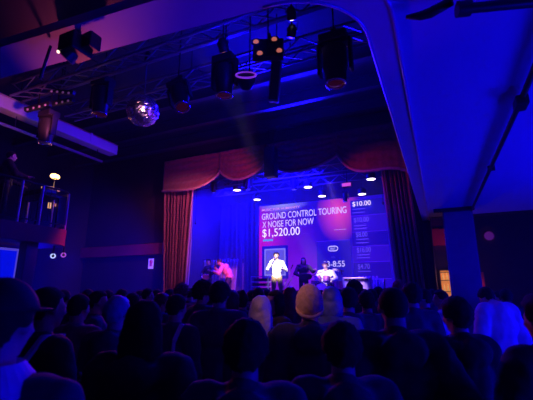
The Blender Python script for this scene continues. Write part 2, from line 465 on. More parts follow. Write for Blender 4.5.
def at(px, py, Y): return aY(px, py, Y)
def hang(label, px, py_top, Y, **k):
    p = at(px, py_top, Y); return moving_head(label, p, **k)
G_w = emat('lens_white', (1, .9, .8), 1.5)
hang('moving head light hanging vertically over the left duct', 49, 116, 4.9, s=1.15, glow=mat('lens_glass', (.3, .3, .3), .1))
hang('moving head light hanging just left of the mirror ball', 103, 84, 5.2, s=1.3)
hang('tilted moving head light right of the mirror ball', 178, 86, 4.9, tilt=(-.25, -.38, .1), s=1.05)
hang('moving head light hanging upright left of the round ring light', 225, 62, 4.7, s=1.1)
hang('large moving head light nearest the right balcony corner', 334, 42, 4.7, s=1.2)
# housing truss mount for the loose fixtures: little clamps are part of each
# speaker box hanging before the valance
p0 = at(271, 152, 10.3)
sp_ = thing('hanging_speaker', 'dark column speaker hanging in front of the middle of the valance', 'speaker', (p0.x, 10.3, 5.25))
MB().box((p0.x, 10.3, 5.75), (.36, .34, 1.0)).build('cabinet', M_can, sp_, bevel=.02)
MB().box((p0.x, 10.12, 5.75), (.32, .02, .94)).build('grille', mat('grille_cloth', (.03, .03, .045), .7, nscale=80), sp_)
mb = MB(); mb.tube([(p0.x-.1, 10.3, 6.25), (p0.x-.1, 10.3, CZ)], .012, 6); mb.tube([(p0.x+.1, 10.3, 6.25), (p0.x+.1, 10.3, CZ)], .012, 6); mb.build('hanging_cable', M_metal, sp_)
# narrow column speaker on the truss
p0 = at(277, 60, 5.9)
s2 = thing('column_speaker', 'narrow column speaker tilted down under the four-lamp blinder', 'speaker', p0)
s2.rotation_euler = (.25, .12, .3)
MB().box((0, 0, -.42), (.2, .2, .8)).build('cabinet', mat('speaker_grey', (.2, .2, .24), .5), s2, world=False, bevel=.02)
MB().box((0, -.105, -.42), (.16, .01, .74)).build('grille', MATS['grille_cloth'], s2, world=False)
MB().box((0, 0, .05), (.05, .05, .2)).build('bracket', M_metal, s2, world=False)
drop_pole(s2)
# blinder with four lamps
pb = at(268, 45, 4.45)
bl = thing('blinder_light', 'four-lamp blinder with dim orange bulbs on the near truss', 'stage light', pb)
bl.rotation_euler = (-.35, .0, .35)
MB().box((0, .08, 0), (.46, .1, .44)).build('casing', M_can, bl, world=False, bevel=.02)
M_bulb = emat('amber_bulb', (1, .25, .2), .45)
for i, (x, z) in enumerate(((-.19, .13), (.09, .17), (-.12, -.16), (.17, -.12))):
    o = MB().torus((x, .025, z), .065, .014, axis=(0, 1, 0)).build('lamp_ring', M_can, bl, world=False, smooth=True)
    MB().ell((x, .02, z), (.042, .03, .042)).build('bulb', M_bulb, o, world=False, smooth=True)
MB().box((0, .1, .3), (.05, .05, .25)).build('clamp', M_metal, bl, world=False)
drop_pole(bl)
# ring light
pr_ = at(246, 75, 4.6)
rg = thing('ring_light', 'round fixture with a violet rim between moving head and blinder', 'stage light', pr_)
rg.rotation_euler = (-.75, .1, .35)
MB().torus((0, 0, 0), .155, .016, axis=(0, 1, 0)).build('rim', mat('violet_rim', (.6, .2, .8), .3, emit=(.35, .05, 1), es=.5), rg, world=False, smooth=True)
MB().lathe([(.15, 0), (.15, .1), (.08, .22), (0, .22)], axis=(0, 1, 0), n=24).build('housing', M_can, rg, world=False, smooth=40)
MB().ell((0, .02, -.05), (.06, .02, .05)).build('bulb', M_bulb, rg, world=False, smooth=True)
drop_pole(rg, off=(0, .12, .12))
# small par lights with glints
def par(label, p, rot=(0, 0, 0), s=1, glow=None):
    t = thing('par_spotlight', label, 'stage light', p, 'small par lights on the trusses'); t.rotation_euler = rot; t.scale = (s,)*3
    MB().lathe([(.075, -.14), (.085, -.12), (.085, .03), (.05, .09), (0, .09)], n=16).build('can', M_can, t, world=False, smooth=40)
    MB().ell((0, 0, -.125), (.06, .06, .02)).build('lens', glow or M_bulb, t, world=False, smooth=True)
    mb = MB(); mb.tube([(-.1, 0, -.02), (-.1, 0, .14), (.1, 0, .14), (.1, 0, -.02)], .01, 6); mb.build('yoke_bracket', M_metal, t, world=False)
    drop_pole(t, off=(0, 0, .12*s))
    return t
par('small par light on the near truss above the second moving head', at(223, 44, 4.6), (.4, 0, 0))
par('small par light high on the truss right of the blinder', at(291, 12, 4.3), (.5, 0, .2), .8, glow=G_w)
par('small par light with a red bulb right of the blinder, the upper one', at(292, 30, 4.5), (.3, .3, 0), .8)
par('small par light hanging behind the moving head at far left', at(97, 92, 6.2), (.2, 0, 0), .9)
# cluster of lamps on the left truss: one multi-lens bar each
def lamp_bar(label, px, py, Y, n, ang, s=1):
    t = thing('lamp_bar', label, 'stage light', at(px, py, Y), 'multi-lens bars above the duct'); t.rotation_euler = (0, ang, .25); t.scale = (s,)*3
    MB().box((0, 0, 0), (.16*n, .1, .1)).build('casing', M_can, t, world=False, bevel=.01)
    for i in range(n):
        x = (i-(n-1)/2)*.15
        MB().ell((x, -.05, -.03), (.03, .02, .03)).build('lens', mat('dim_lens', (.6, .4, .5), .15, emit=(.6, .2, .3), es=.12), t, world=False, smooth=True)
    MB().box((0, .03, .12), (.04, .04, .2)).build('clamp', M_metal, t, world=False)
    drop_pole(t)
lamp_bar('multi-lens bar light just above the left duct', 38, 107, 4.8, 4, -.15)
lamp_bar('multi-lens bar light highest in the cluster on the left', 62, 92, 4.9, 4, .2)
lamp_bar('multi-lens bar light between the other two bars on the left', 58, 103, 5.1, 5, -.1)
# spotlight on the painted balcony edge at upper left
p0 = aZ(76, 47, 3.55)
hp = thing('balcony_spotlight', 'black spotlight clamped below the violet balcony edge at upper left', 'stage light', p0)
MB().box((0, 0, 0), (.16, .18, .14)).build('housing', M_can, hp, world=False, bevel=.01)
MB().lathe([(.045, 0), (.06, .1), (0, .1)], (.0, .0, -.02), (-.5, -.2, -.6), 16).build('snoot', M_can, hp, world=False)
MB().box((.12, .03, .02), (.1, .1, .12)).build('transformer', M_can, hp, world=False, bevel=.01)
MB().ell((-.07, -.08, -.07), (.012, .012, .012)).build('lamp', emat('spot_glint', (1, .6, .5), 2.5), hp, world=False)
MB().box((0, .0, .13), (.03, .03, .14)).build('clamp', M_metal, hp, world=False)
mb = MB(); mb.tube([Vector((-.3, 0, .1)), Vector((-.33, 0, -.02)), Vector((-.40, .02, -.15))], .012, 6); mb.build('cable', M_black, hp, world=False)

# mirror ball
pc = at(143, 111, 5.05)
R_ = pc.y; 
db = thing('mirror_ball', 'mirrored disco ball hanging from the truss on the left', 'disco ball', pc)
mb = MB(); mb.ell((0, 0, 0), (.305, .305, .305), n=44, m=26)
me_o = mb.build('ball', mat('mirror_tiles', (.95, .7, .9), .26, 1.0), db, world=False)
for v in me_o.data.vertices:
    v.co += Vector((random.uniform(-1, 1), random.uniform(-1, 1), random.uniform(-1, 1)))*.008
mb = MB(); mb.tube([(0, 0, .3), (0, 0, 1.15)], .012, 6); mb.build('rod', M_steel, db, world=False)
mb = MB(); mb.cyl((0, 0, 1.1), (0, 0, 1.3), .06).build('motor', M_can, db, world=False)

# ================================================================== right soffit fittings
cd = thing('conduit', 'long dark conduit running along the blue soffit on the right', 'conduit', (.9, 5, 3.6))
mb = MB(); mb.tube([(.90, .8, 3.66), (.9, 4.2, 3.66), (.80, 10.0, 3.66)], .028, 8); mb.build('tube', M_black, cd, smooth=True)
mb = MB(); mb.tube([(.94, .8, 3.7), (.94, 4.2, 3.7), (.84, 10.0, 3.7)], .015, 6); mb.build('cable', M_steel, cd, smooth=True)
q = aZ(521, 104, 3.62)
MB().box((q.x, q.y, 3.63), (.11, .2, .1)).build('junction_box', M_black, cd, bevel=.01)
MB().box((.88, 6.6, 3.68), (.1, .05, .08)).build('clamp', M_black, cd)
q = aZ(462, 9, 3.55)
tl = thing('track_light', 'black tubular track light under the soffit at the top right', 'light', (q.x, q.y, 3.5))
e = aZ(545, 1, 3.55); dd = (e-q).normalized()
MB().cyl(q, q+dd*.95, .033).build('tube', M_can, tl, smooth=40)
MB().cyl(q-dd*.03, q+dd*.05, .05).build('end_cap', M_can, tl, smooth=40)
MB().bar(q+dd*.25, q+dd*.25+Vector((0, 0, .14)), .03).build('bracket', M_can, tl)
a = aZ(406, 17, 3.62); b = aZ(452, 1, 3.62); c_ = aZ(430, 13, 3.62)
mb = MB(); mb.tube([a, a.lerp(c_, .6)+Vector((0, 0, -.01)), c_, b], [.012, .03, .035, .03], 8)
tag(mb.build('cable_bundle', M_black, smooth=True), 'dark sagging cable bundle under the soffit left of the track light', 'cable')
q = aZ(456, 216, 3.66)
MBv = MB().box((.42, 10.02, 3.715), (.9, .1, .09)); tag(MBv.build('pillar_shadow_bar', M_black, bevel=.01), 'dark bar for the shadow under the soffit at the head of the pillar', 'shadow bar')  # black bar stands in for the shadow at the pillar head

# ================================================================== far right wall
q = aY(489, 236, 13.45); rd = thing('round_wall_sign', 'round pinkish disc high on the dark wall right of the pillar', 'sign', (q.x, 13.5, q.z-.16))
MB().lathe([(0, 0), (.14, 0), (.13, .03), (0, .035)], q, (0, -1, 0)).build('disc', mat('pink_disc', (.75, .3, .4), .5), rd)
MB().torus(q+Vector((0, -.03, 0)), .14, .012, (0, 1, 0)).build('rim', mat('disc_rim', (.25, .06, .1), .5), rd, smooth=True)
q0, q1 = aY(422, 246, 13.3), aY(446, 228, 13.3)
MB_ = MB().box(((q0.x+q1.x)/2, 13.4, (q0.z+q1.z)/2), (q1.x-q0.x+.3, .12, q1.z-q0.z)); tag(MB_.build('wall_panel', M_redwall, bevel=.01), 'dark red panel high on the wall left of the pillar', 'panel')
q0, q1 = aY(442, 294, 13.4), aY(453, 270, 13.4)
wd = thing('lit_cabinet', 'narrow bright orange lit cabinet just left of the pillar', 'cabinet', ((q0.x+q1.x)/2, 13.4, 1.0))
MB().box(((q0.x+q1.x)/2, 13.47, (1.0+q1.z)/2), (q1.x-q0.x, .06, q1.z-1.0)).build('back_panel', mat('amber_back', (.3, .1, .03), .5, emit=(1, .3, .06), es=.55), wd)
for z in (1.4, 1.75, 2.1, 2.35):
    MB().box(((q0.x+q1.x)/2, 13.36, z), (q1.x-q0.x, .18, .02)).build('shelf', M_black, wd)
mb = MB()
for sx in (q0.x, q1.x): mb.box((sx, 13.38, (1.0+q1.z)/2), (.03, .2, q1.z-1.0))
mb.box(((q0.x+q1.x)/2, 13.38, q1.z), (q1.x-q0.x, .2, .03)); mb.build('frame', M_black, wd)
for z in (1.76, 2.11):
    for k in range(3):
        x = q0.x+.09+k*.11
        o = MB().lathe([(.03, 0), (.03, .14), (.012, .18), (.012, .23), (0, .23)], (x, 13.34, z), (0, 0, 1), 12).build('bottle', mat('bottle_glass', (.6, .25, .05), .2, emit=(1, .5, .15), es=.5), smooth=True)
        tag(o, 'glowing bottle on the shelf of the orange lit cabinet', 'bottle', 'bottles in the lit cabinet')
q0, q1 = aY(475.5, 306, 13.3), aY(484, 272, 13.3)
dr = thing('red_door', 'narrow dark red door just right of the pillar', 'door', ((q0.x+q1.x)/2, 13.4, 0))
MB().box(((q0.x+q1.x)/2, 13.45, q1.z/2), (q1.x-q0.x, .06, q1.z)).build('door_leaf', mat('door_red', (.5, .06, .03), .5), dr, bevel=.01)
MB().ell((q1.x-.05, 13.38, 1.0), (.02, .03, .02)).build('knob', M_glint, dr)
q = aY(480, 293, 12.0)
wl = thing('table_lamp', 'small bright cream lamp right beside the pillar above the crowd', 'lamp', (q.x, q.y, 0))
MB().cyl((q.x, q.y, 0), (q.x, q.y, q.z-.12), .03).build('stand', M_black, wl)
MB().cyl((q.x, q.y, 0), (q.x, q.y, .03), .16).build('base', M_black, wl)
MB().cyl((q.x, q.y, q.z-.12), (q.x, q.y, q.z+.1), .07, .05).build('lamp_shade', emat('cream_glow', (1, .45, .16), 1.3), wl, smooth=40)

# ================================================================== left: gallery, rail, booth, panel
rl = thing('gallery_railing', 'dark railing with vertical posts along the left gallery edge', 'railing', (-8.05, 5, 3.2))
path = [(-8.06, YB+.2)]+[(x-.06, y-.03) for x, y in arc]+[(-10.5, 6.17)]
mb = MB(); mb.tube([(x, y, 4.12) for x, y in path], .025, 8); mb.build('top_rail', M_metal, rl, smooth=True)
mb = MB(); mb.tube([(x, y, 3.30) for x, y in path], .015, 6); mb.build('bottom_rail', M_metal, rl, smooth=True)
for x, y in ((-8.06, 4.83), (-8.06, 5.30), (-8.06, 4.0), (-8.06, 3.2), (-8.2, 6.06), (-8.9, 6.17), (-9.9, 6.17)):
    MB().cyl((x, y, 3.2), (x, y, 4.12), .028).build('post', mat('post_steel', (.5, .32, .38), .35, .5), rl, smooth=40)
mb = MB()
y = -1.0
while y < 5.7:
    mb.cyl((-8.06, y, 3.3), (-8.06, y, 4.1), .008, n=6); y += .13
mb.build('balusters', M_metal, rl)
# panel under the gallery; the blue light on it is painted as glow
lp = thing('blue_lit_panel', 'bright blue lit panel in a pale frame under the left gallery', 'panel', (-8.95, 4.9, 1.0))
MB().box((-9.0, 4.75, 1.85), (.06, 1.5, 1.68)).build('panel', emat('panel_blue_light', (.0, .004, .75), 1.0), lp)
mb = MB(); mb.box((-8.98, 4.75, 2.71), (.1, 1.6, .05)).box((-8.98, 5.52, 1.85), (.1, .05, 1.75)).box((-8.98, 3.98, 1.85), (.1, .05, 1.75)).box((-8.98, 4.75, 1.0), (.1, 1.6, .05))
mb.build('frame', emat('panel_frame_light', (.12, .08, .9), .6), lp)
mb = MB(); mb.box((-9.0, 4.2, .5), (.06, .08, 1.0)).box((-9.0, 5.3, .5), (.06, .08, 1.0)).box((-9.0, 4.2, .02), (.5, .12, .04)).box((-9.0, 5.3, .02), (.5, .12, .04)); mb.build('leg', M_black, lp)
for px, py, lb, g in ((53, 256, 'small round spotlight with a pale ring under the gallery end, the left one', emat('ring_glow', (.5, .6, 1), 1.2)), (63.5, 255, 'small round spotlight glowing violet under the gallery end, the right one', emat('violet_glow', (.6, .12, .9), .7))):
    q = aX(px, py, -8.25)
    t = thing('gallery_spotlight', lb, 'light', q)
    MB().lathe([(.055, 0), (.06, .12), (0, .12)], (0, 0, 0), (-.75, .45, .1), 16).build('can', M_can, t, world=False)
    MB().torus((0, 0, 0), .045, .014, (-.75, .45, .1)).build('lens_ring', g, t, world=False, smooth=True)
    MB().box((0, 0, .12), (.03, .03, .24)).build('bracket', M_can, t, world=False)
# booth on the gallery
bt = thing('mixing_desk', 'dark mixing desk with small lit gear behind the gallery railing', 'desk', (-8.5, 5.6, 3.2))
MB().box((-8.6, 5.66, 4.0), (.7, .6, .06)).build('desk_top', M_black, bt, bevel=.01)
for x in (-8.9, -8.3):
    for y in (5.41, 5.9): MB().box((x, y, 3.6), (.05, .05, .8)).build('leg', M_black, bt)
MB().box((-8.6, 5.62, 4.09), (.6, .4, .1), Euler((.1, 0, 0))).build('mixer', M_can, bt, bevel=.01)
for k, (px, py, w, h) in enumerate(((42.5, 189, .05, .12), (58.5, 190, .05, .07), (49.5, 205.5, .06, .14), (55, 205, .03, .07))):
    q = aX(px, py, -8.36)
    MB().box(q, (.04, w, h)).build('status_light', mat('gear_glow%d' % (k % 2), (.1,)*3, emit=(1, .5, .2) if k % 2 == 0 else (.8, .25, .15), es=.8), bt)
q = aX(55, 176.5, -8.5)
lm = thing('booth_lamp', 'glowing warm lamp on the gallery above the mixing desk', 'lamp', (q.x, q.y, 4.03))
MB().cyl((q.x, q.y, 4.03), (q.x, q.y, q.z-.03), .012).build('stem', M_metal, lm)
MB().cyl((q.x, q.y, 4.03), (q.x, q.y, 4.05), .07).build('base', M_metal, lm)
MB().ell(q, (.085, .12, .068)).build('bulb', emat('warm_bulb', (1, .5, .16), 7), lm, smooth=True)
MB().torus(q+Vector((0, 0, -.06)), .05, .012).build('collar_ring', M_metal, lm, smooth=True)
q = aX(67, 196, -8.2)
MB().ell((0,0,0), (.02, .02, .02)).build('tmp', M_can)
bpy.data.objects.remove(bpy.data.objects['tmp'])
# small sign on the left stage wall
q = aY(148.5, 263.5, 10.95)
sg = thing('wall_notice', 'small white notice with a red figure on the dark wall left of the curtain', 'sign', (q.x, YP+.08, q.z-.19))
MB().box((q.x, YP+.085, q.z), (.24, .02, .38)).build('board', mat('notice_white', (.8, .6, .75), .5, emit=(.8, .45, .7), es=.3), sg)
mb = MB(); mb.ell((q.x, YP+.07, q.z+.06), (.06, .01, .07)); mb.box((q.x, YP+.072, q.z-.05), (.12, .01, .1)); mb.torus((q.x+.01, YP+.07, q.z+.07), .07, .012, (0, 1, 0))
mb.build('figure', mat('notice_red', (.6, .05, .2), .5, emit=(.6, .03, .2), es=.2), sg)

# ================================================================== PEOPLE
def remesh(mb, vox, smooth=4, noise_amp=0, nsc=9, seed=0):
    bmesh.ops.recalc_face_normals(mb.bm, faces=mb.bm.faces[:])
    me = bpy.data.meshes.new('t'); mb.bm.to_mesh(me); mb.bm.free()
    o = bpy.data.objects.new('t', me); COL.objects.link(o)
    r = o.modifiers.new('r', 'REMESH'); r.mode = 'VOXEL'; r.voxel_size = vox
    if smooth:
        s = o.modifiers.new('s', 'SMOOTH'); s.iterations = smooth; s.factor = .5
    dg = bpy.context.evaluated_depsgraph_get(); dg.update()
    me2 = bpy.data.meshes.new_from_object(o.evaluated_get(dg))
    bpy.data.objects.remove(o); bpy.data.meshes.remove(me)
    if noise_amp:
        for v in me2.vertices:
            n_ = noise.noise(v.co*nsc+Vector((seed, 0, 0)))+.5*noise.noise(v.co*nsc*2.3)
            v.co += v.normal*n_*noise_amp
    me2.shade_smooth()
    return me2
V = Vector
def skel(kind):
    J = dict(pel=V((0,0,.93)), wst=V((0,0,1.08)), chest=V((0,0,1.27)), nb=V((0,-.015,1.44)), head=V((0,.012,1.615)), look=V((0, 1, 0)), tilt=V((0, 0, 1)))
    for s, k in ((-1, 'L'), (1, 'R')):
        J['sh'+k] = V((s*.185, -.005, 1.395)); J['el'+k] = V((s*.25, -.02, 1.12)); J['wr'+k] = V((s*.245, .06, .88))
        J['hip'+k] = V((s*.09, 0, .90)); J['kn'+k] = V((s*.11, .02, .49)); J['an'+k] = V((s*.12, 0, .09)); J['toe'+k] = V((s*.145, .15, .035))
        J['hd'+k] = V((0, .25, -1)); J['pn'+k] = V((-s, 0, 0)); J['curl'+k] = .35
    if kind == 'folded':
        J['elL'] = V((-.26, .03, 1.13)); J['wrL'] = V((-.06, .24, 1.12)); J['hdL'] = V((1, .1, .1)); J['pnL'] = V((0, -1, 0))
        J['elR'] = V((.26, .03, 1.13)); J['wrR'] = V((.05, .27, 1.17)); J['hdR'] = V((-1, .1, .1)); J['pnR'] = V((0, -1, 0))
    if kind == 'phone':
        J['elR'] = V((.25, .16, 1.22)); J['wrR'] = V((.10, .36, 1.42)); J['hdR'] = V((-.15, .1, 1)); J['pnR'] = V((-.3, -1, 0)); J['curlR'] = .6
    if kind == 'bow':
        J['elL'] = V((-.31, -.03, 1.13)); J['wrL'] = V((-.2, .15, .95)); J['elR'] = V((.31, -.03, 1.13)); J['wrR'] = V((.2, .15, .95))
        J['nb'] = V((0, .035, 1.44)); J['head'] = V((0, .13, 1.53)); J['tilt'] = V((0, .75, 1)); J['chest'] = V((0, -.01, 1.27))
    if kind == 'pockets':
        J['elL'] = V((-.31, -.08, 1.13)); J['wrL'] = V((-.2, .1, .95)); J['elR'] = V((.31, -.08, 1.13)); J['wrR'] = V((.2, .1, .95))
    if kind == 'singer':   # facing the room; own right hand lifts the mic to the mouth
        J['elR'] = V((.30, .14, 1.17)); J['wrR'] = V((.13, .21, 1.45)); J['hdR'] = V((-.55, -.2, .75)); J['pnR'] = V((-.5, -.2, -.5)); J['curlR'] = 1.1
        J['elL'] = V((-.33, -.02, 1.12)); J['wrL'] = V((-.22, .22, 1.16)); J['hdL'] = V((.6, .7, .2)); J['pnL'] = V((.3, -.3, -1)); J['curlL'] = .8
        J['head'] = V((.01, .03, 1.61)); J['knL'] = V((-.14, .04, .49)); J['anL'] = V((-.17, -.02, .09)); J['toeL'] = V((-.21, .13, .035)); 
    if kind == 'lean':     # bent forward from the waist, mic at mouth
        J['wst'] = V((0, .03, 1.06)); J['chest'] = V((0, .14, 1.21)); J['nb'] = V((0, .27, 1.33)); J['head'] = V((0, .38, 1.45)); J['tilt'] = V((0, .45, 1))
        for s, k in ((-1, 'L'), (1, 'R')): J['sh'+k] = V((s*.18, .23, 1.29))
        J['elR'] = V((.27, .40, 1.08)); J['wrR'] = V((.12, .54, 1.26)); J['hdR'] = V((-.6, -.1, .8)); J['pnR'] = V((-.4, -.4, -.3)); J['curlR'] = 1.1
        J['elL'] = V((-.27, .36, 1.03)); J['wrL'] = V((-.14, .54, 1.1)); J['hdL'] = V((.5, .6, .2)); J['pnL'] = V((.3, -.3, -1)); J['curlL'] = .7
        J['knL'] = V((-.12, .12, .49)); J['anL'] = V((-.13, .10, .09)); J['toeL'] = V((-.14, .25, .035)); J['anR'] = V((.13, -.16, .09)); J['toeR'] = V((.15, -.01, .035)); J['knR'] = V((.11, .0, .48))
    if kind in ('drum', 'guitar'):
        J['elR'] = V((.31, .10, 1.13)); J['wrR'] = V((.17, .33, 1.06)); J['hdR'] = V((-.3, 1, -.2)); J['pnR'] = V((0, 0, -1)); J['curlR'] = 1.1
        J['elL'] = V((-.31, .10, 1.13)); J['wrL'] = V((-.17, .33, 1.08)); J['hdL'] = V((.3, 1, -.2)); J['pnL'] = V((0, 0, -1)); J['curlL'] = 1.1
    if kind == 'drum':
        for k in ('wst', 'chest', 'nb', 'head', 'shL', 'shR', 'elL', 'elR', 'wrL', 'wrR'):
            z = J[k].z; J[k] = V((J[k].x, J[k].y+max(0, (z-1.0))*.35, z-.40))
        J['pel'] = V((0, 0, .53)); J['tilt'] = V((0, .4, 1))
        for s, k in ((-1, 'L'), (1, 'R')):
            J['hip'+k] = V((s*.1, .02, .52)); J['kn'+k] = V((s*.22, .42, .50)); J['an'+k] = V((s*.24, .45, .09)); J['toe'+k] = V((s*.28, .6, .035))
    if kind == 'guitar':
        J['elL'] = V((-.36, .05, 1.2)); J['wrL'] = V((-.42, .30, 1.22)); J['hdL'] = V((-.2, .6, .5)); J['wrR'] = V((.12, .27, 1.02)); J['hdR'] = V((-.9, .2, -.2))
    if kind == 'desk':
        J['elR'] = V((.28, .12, 1.13)); J['wrR'] = V((.2, .38, 1.12)); J['hdR'] = V((-.1, 1, .3)); J['elL'] = V((-.28, .1, 1.1)); J['wrL'] = V((-.2, .35, 1.0)); J['hdL'] = V((.1, 1, -.2))
        J['pnR'] = J['pnL'] = V((0, 0, -1)); J['head'] = V((0, .05, 1.6))
    return J
def hand(mb, w, d, pn, curl, sgn):
    d = d.normalized(); pn = (pn-d*pn.dot(d)).normalized(); sd = d.cross(pn).normalized()*sgn
    c = w+d*.05
    R3 = Matrix((sd, d, pn)).transposed()
    mb.ell(c, (.040, .052, .018), 12, 8, rot=R3)
    mb.cap(w-d*.02, w+d*.03, .026, .027, 10)
    for i, (off, ln) in enumerate(((-.029, .068), (-.010, .078), (.010, .073), (.028, .056))):
        p = w+d*.085+sd*off; a = 0
        for k in range(3):
            a += curl*(.5 if k == 0 else .9)
            dir_ = d*math.cos(a)+pn*math.sin(a)
            p2 = p+dir_*ln*(.42, .32, .26)[k]
            mb.cap(p, p2, .0092-.0008*k, .0085-.0008*k, 8, 3); p = p2
    p = w+d*.03-sd*.032
    t1 = p+(d*.6-sd*.5+pn*.35).normalized()*.042
    t2 = t1+(d*.8+pn*(.2+curl*.5)+sd*.15).normalized()*.032
    mb.cap(p, t1, .013, .0105, 8, 3); mb.cap(t1, t2, .0105, .009, 8, 3)
def head_frame(J):
    z = J['tilt'].normalized(); y = J['look']; y = (y-z*y.dot(z)).normalized(); x = y.cross(z)
    return Matrix.Translation(J['head']) @ Matrix((x, y, z)).transposed().to_4x4()
def body_mesh(J, vox=.0105):
    mb = MB(); F = head_frame(J)
    R3 = F.to_3x3()
    def E(c, r): mb.ell(F @ V(c), r, 20, 14, rot=R3)
    E((0, -.012, .022), (.074, .092, .086)); E((0, .022, -.028), (.058, .066, .078)); E((0, .052, -.082), (.030, .028, .026))
    E((0, .055, .012), (.052, .034, .028)); mb.cap(F @ V((0, .083, .005)), F @ V((0, .103, -.028)), .008, .0125, 8, 3)
    E((0, .082, -.058), (.022, .010, .010)); E((-.036, .066, -.028), (.02, .016, .02)); E((.036, .066, -.028), (.02, .016, .02))
    for s in (-1, 1):
        E((s*.077, -.006, -.008), (.009, .020, .031)); E((s*.030, .080, .006), (.0135, .009, .0085))
    mb.cap(J['nb']-V((0, 0, .05)), F @ V((0, -.018, -.05)), .064, .057, 14)
    mb.cap(J['shL']*.95+J['nb']*.05, J['shR']*.95+J['nb']*.05, .052, .052, 14)
    mb.ell(J['chest'], (.150, .098, .19), 18, 12); mb.ell(J['wst'], (.130, .090, .17), 18, 12); mb.ell(J['pel'], (.150, .098, .12), 18, 12)
    mb.cap(J['pel'], J['chest'], .10, .11); mb.cap(J['chest'], J['nb'], .10, .055)
    for s, k in ((-1, 'L'), (1, 'R')):
        mb.cap(J['sh'+k], J['el'+k], .050, .038); mb.cap(J['el'+k], J['wr'+k], .038, .025)
        mb.cap(J['hip'+k], J['kn'+k], .078, .050); mb.cap(J['kn'+k], J['an'+k], .050, .034)
        mb.cap(J['an'+k]-V((0, .02, .03)), J['toe'+k], .036, .026)
        hand(mb, J['wr'+k], J['hd'+k], J['pn'+k], J['curl'+k], -s)
    me = remesh(mb, vox, 2)
    # lips and eyes are colour patches of the one body
    Fi = F.inverted(); col = []
    for p in me.polygons:
        c = Fi @ p.center
        i = 0
        if c.y > .07 and ((abs(c.x)-.030)**2+(c.z-.004)**2) < .009**2: i = 1
        elif c.y > .08 and abs(c.x) < .022 and abs(c.z+.058) < .008: i = 2
        col.append(i)
    me.polygons.foreach_set('material_index', col)
    return me
def top_mesh(J, fat=.0, hood=False, short=False, vox=.014, seed=1):
    mb = MB(); f = fat
    mb.cap(J['shL'], J['shR'], .066+f, .066+f, 14)
    mb.ell(J['chest']-V((0, 0, .01)), (.178+f, .122+f, .2), 18, 12); mb.ell(J['wst'], (.158+f, .114+f, .18), 18, 12)
    mb.cap(J['pel']+V((0, 0, .0)), J['wst'], .125+f, .115+f); mb.ell(J['pel'], (.172+f, .120+f, .11), 18, 12)
    mb.cap(J['chest']+(J['nb']-J['chest'])*.5, J['nb']+V((0, -.008, .008)), .11+f*.5, .070+f*.4)
    for k in 'LR': mb.cap(J['nb']-V((0, 0, .02)), J['sh'+k]-V((0, 0, .0)), .062+f*.5, .060+f)
    for s, k in ((-1, 'L'), (1, 'R')):
        e = J['el'+k]
        mb.cap(J['sh'+k], e, .064+f, .054+f)
        if not short: mb.cap(e, J['wr'+k]-(J['wr'+k]-e).normalized()*.02, .054+f, .037+f*.6)
    if hood:
        b = J['nb']
        mb.torus(b+V((0, -.035, .0)), .088, .040, (0, -.25, 1), 20, 10, sq=(1.1, 1)); mb.ell(b+V((0, -.115, -.04)), (.125, .06, .10), 16, 10)
    return remesh(mb, vox, 3, .010+f*.25, 8, seed)
def pants_mesh(J, vox=.016):
    mb = MB()
    mb.ell(J['pel']-V((0, 0, .01)), (.162, .112, .11), 16, 10)
    for s, k in ((-1, 'L'), (1, 'R')):
        mb.cap(J['hip'+k], J['kn'+k], .092, .070); mb.cap(J['kn'+k], J['an'+k]+V((0, 0, .02)), .070, .060)
    return remesh(mb, vox, 3, .008, 7, 3)
def shoe_mesh(J):
    mb = MB()
    for k in 'LR':
        a, t = J['an'+k], J['toe'+k]; d = (t-a); d.z = 0; d.normalize()
        mb.cap(V((a.x, a.y, .05))-d*.045, V((t.x, t.y, .042)), .047, .040); mb.cap(a-V((0, 0, .02)), V((a.x, a.y, .06)), .045, .045)
    me = remesh(mb, .012, 2)
    for v in me.vertices: v.co.z = max(v.co.z, 0.0)
    return me
def radial(F, fn, n=4, jit=0, jsc=20, sd=0):
    bm = bmesh.new(); bmesh.ops.create_icosphere(bm, subdivisions=n, radius=1)
    for v in bm.verts:
        d = v.co.normalized(); p = fn(d)
        if jit: p = p+d*noise.noise(d*jsc/4+V((sd, 0, 0)))*jit*(1 if p.length > .075 else 0)
        v.co = F @ p
    me = bpy.data.meshes.new('hair'); bm.to_mesh(me); bm.free(); me.shade_smooth(); return me
def skull(d, t):
    return V((d.x*(.074+t), d.y*(.092+t)-.012, d.z*(.090+t)+.018))
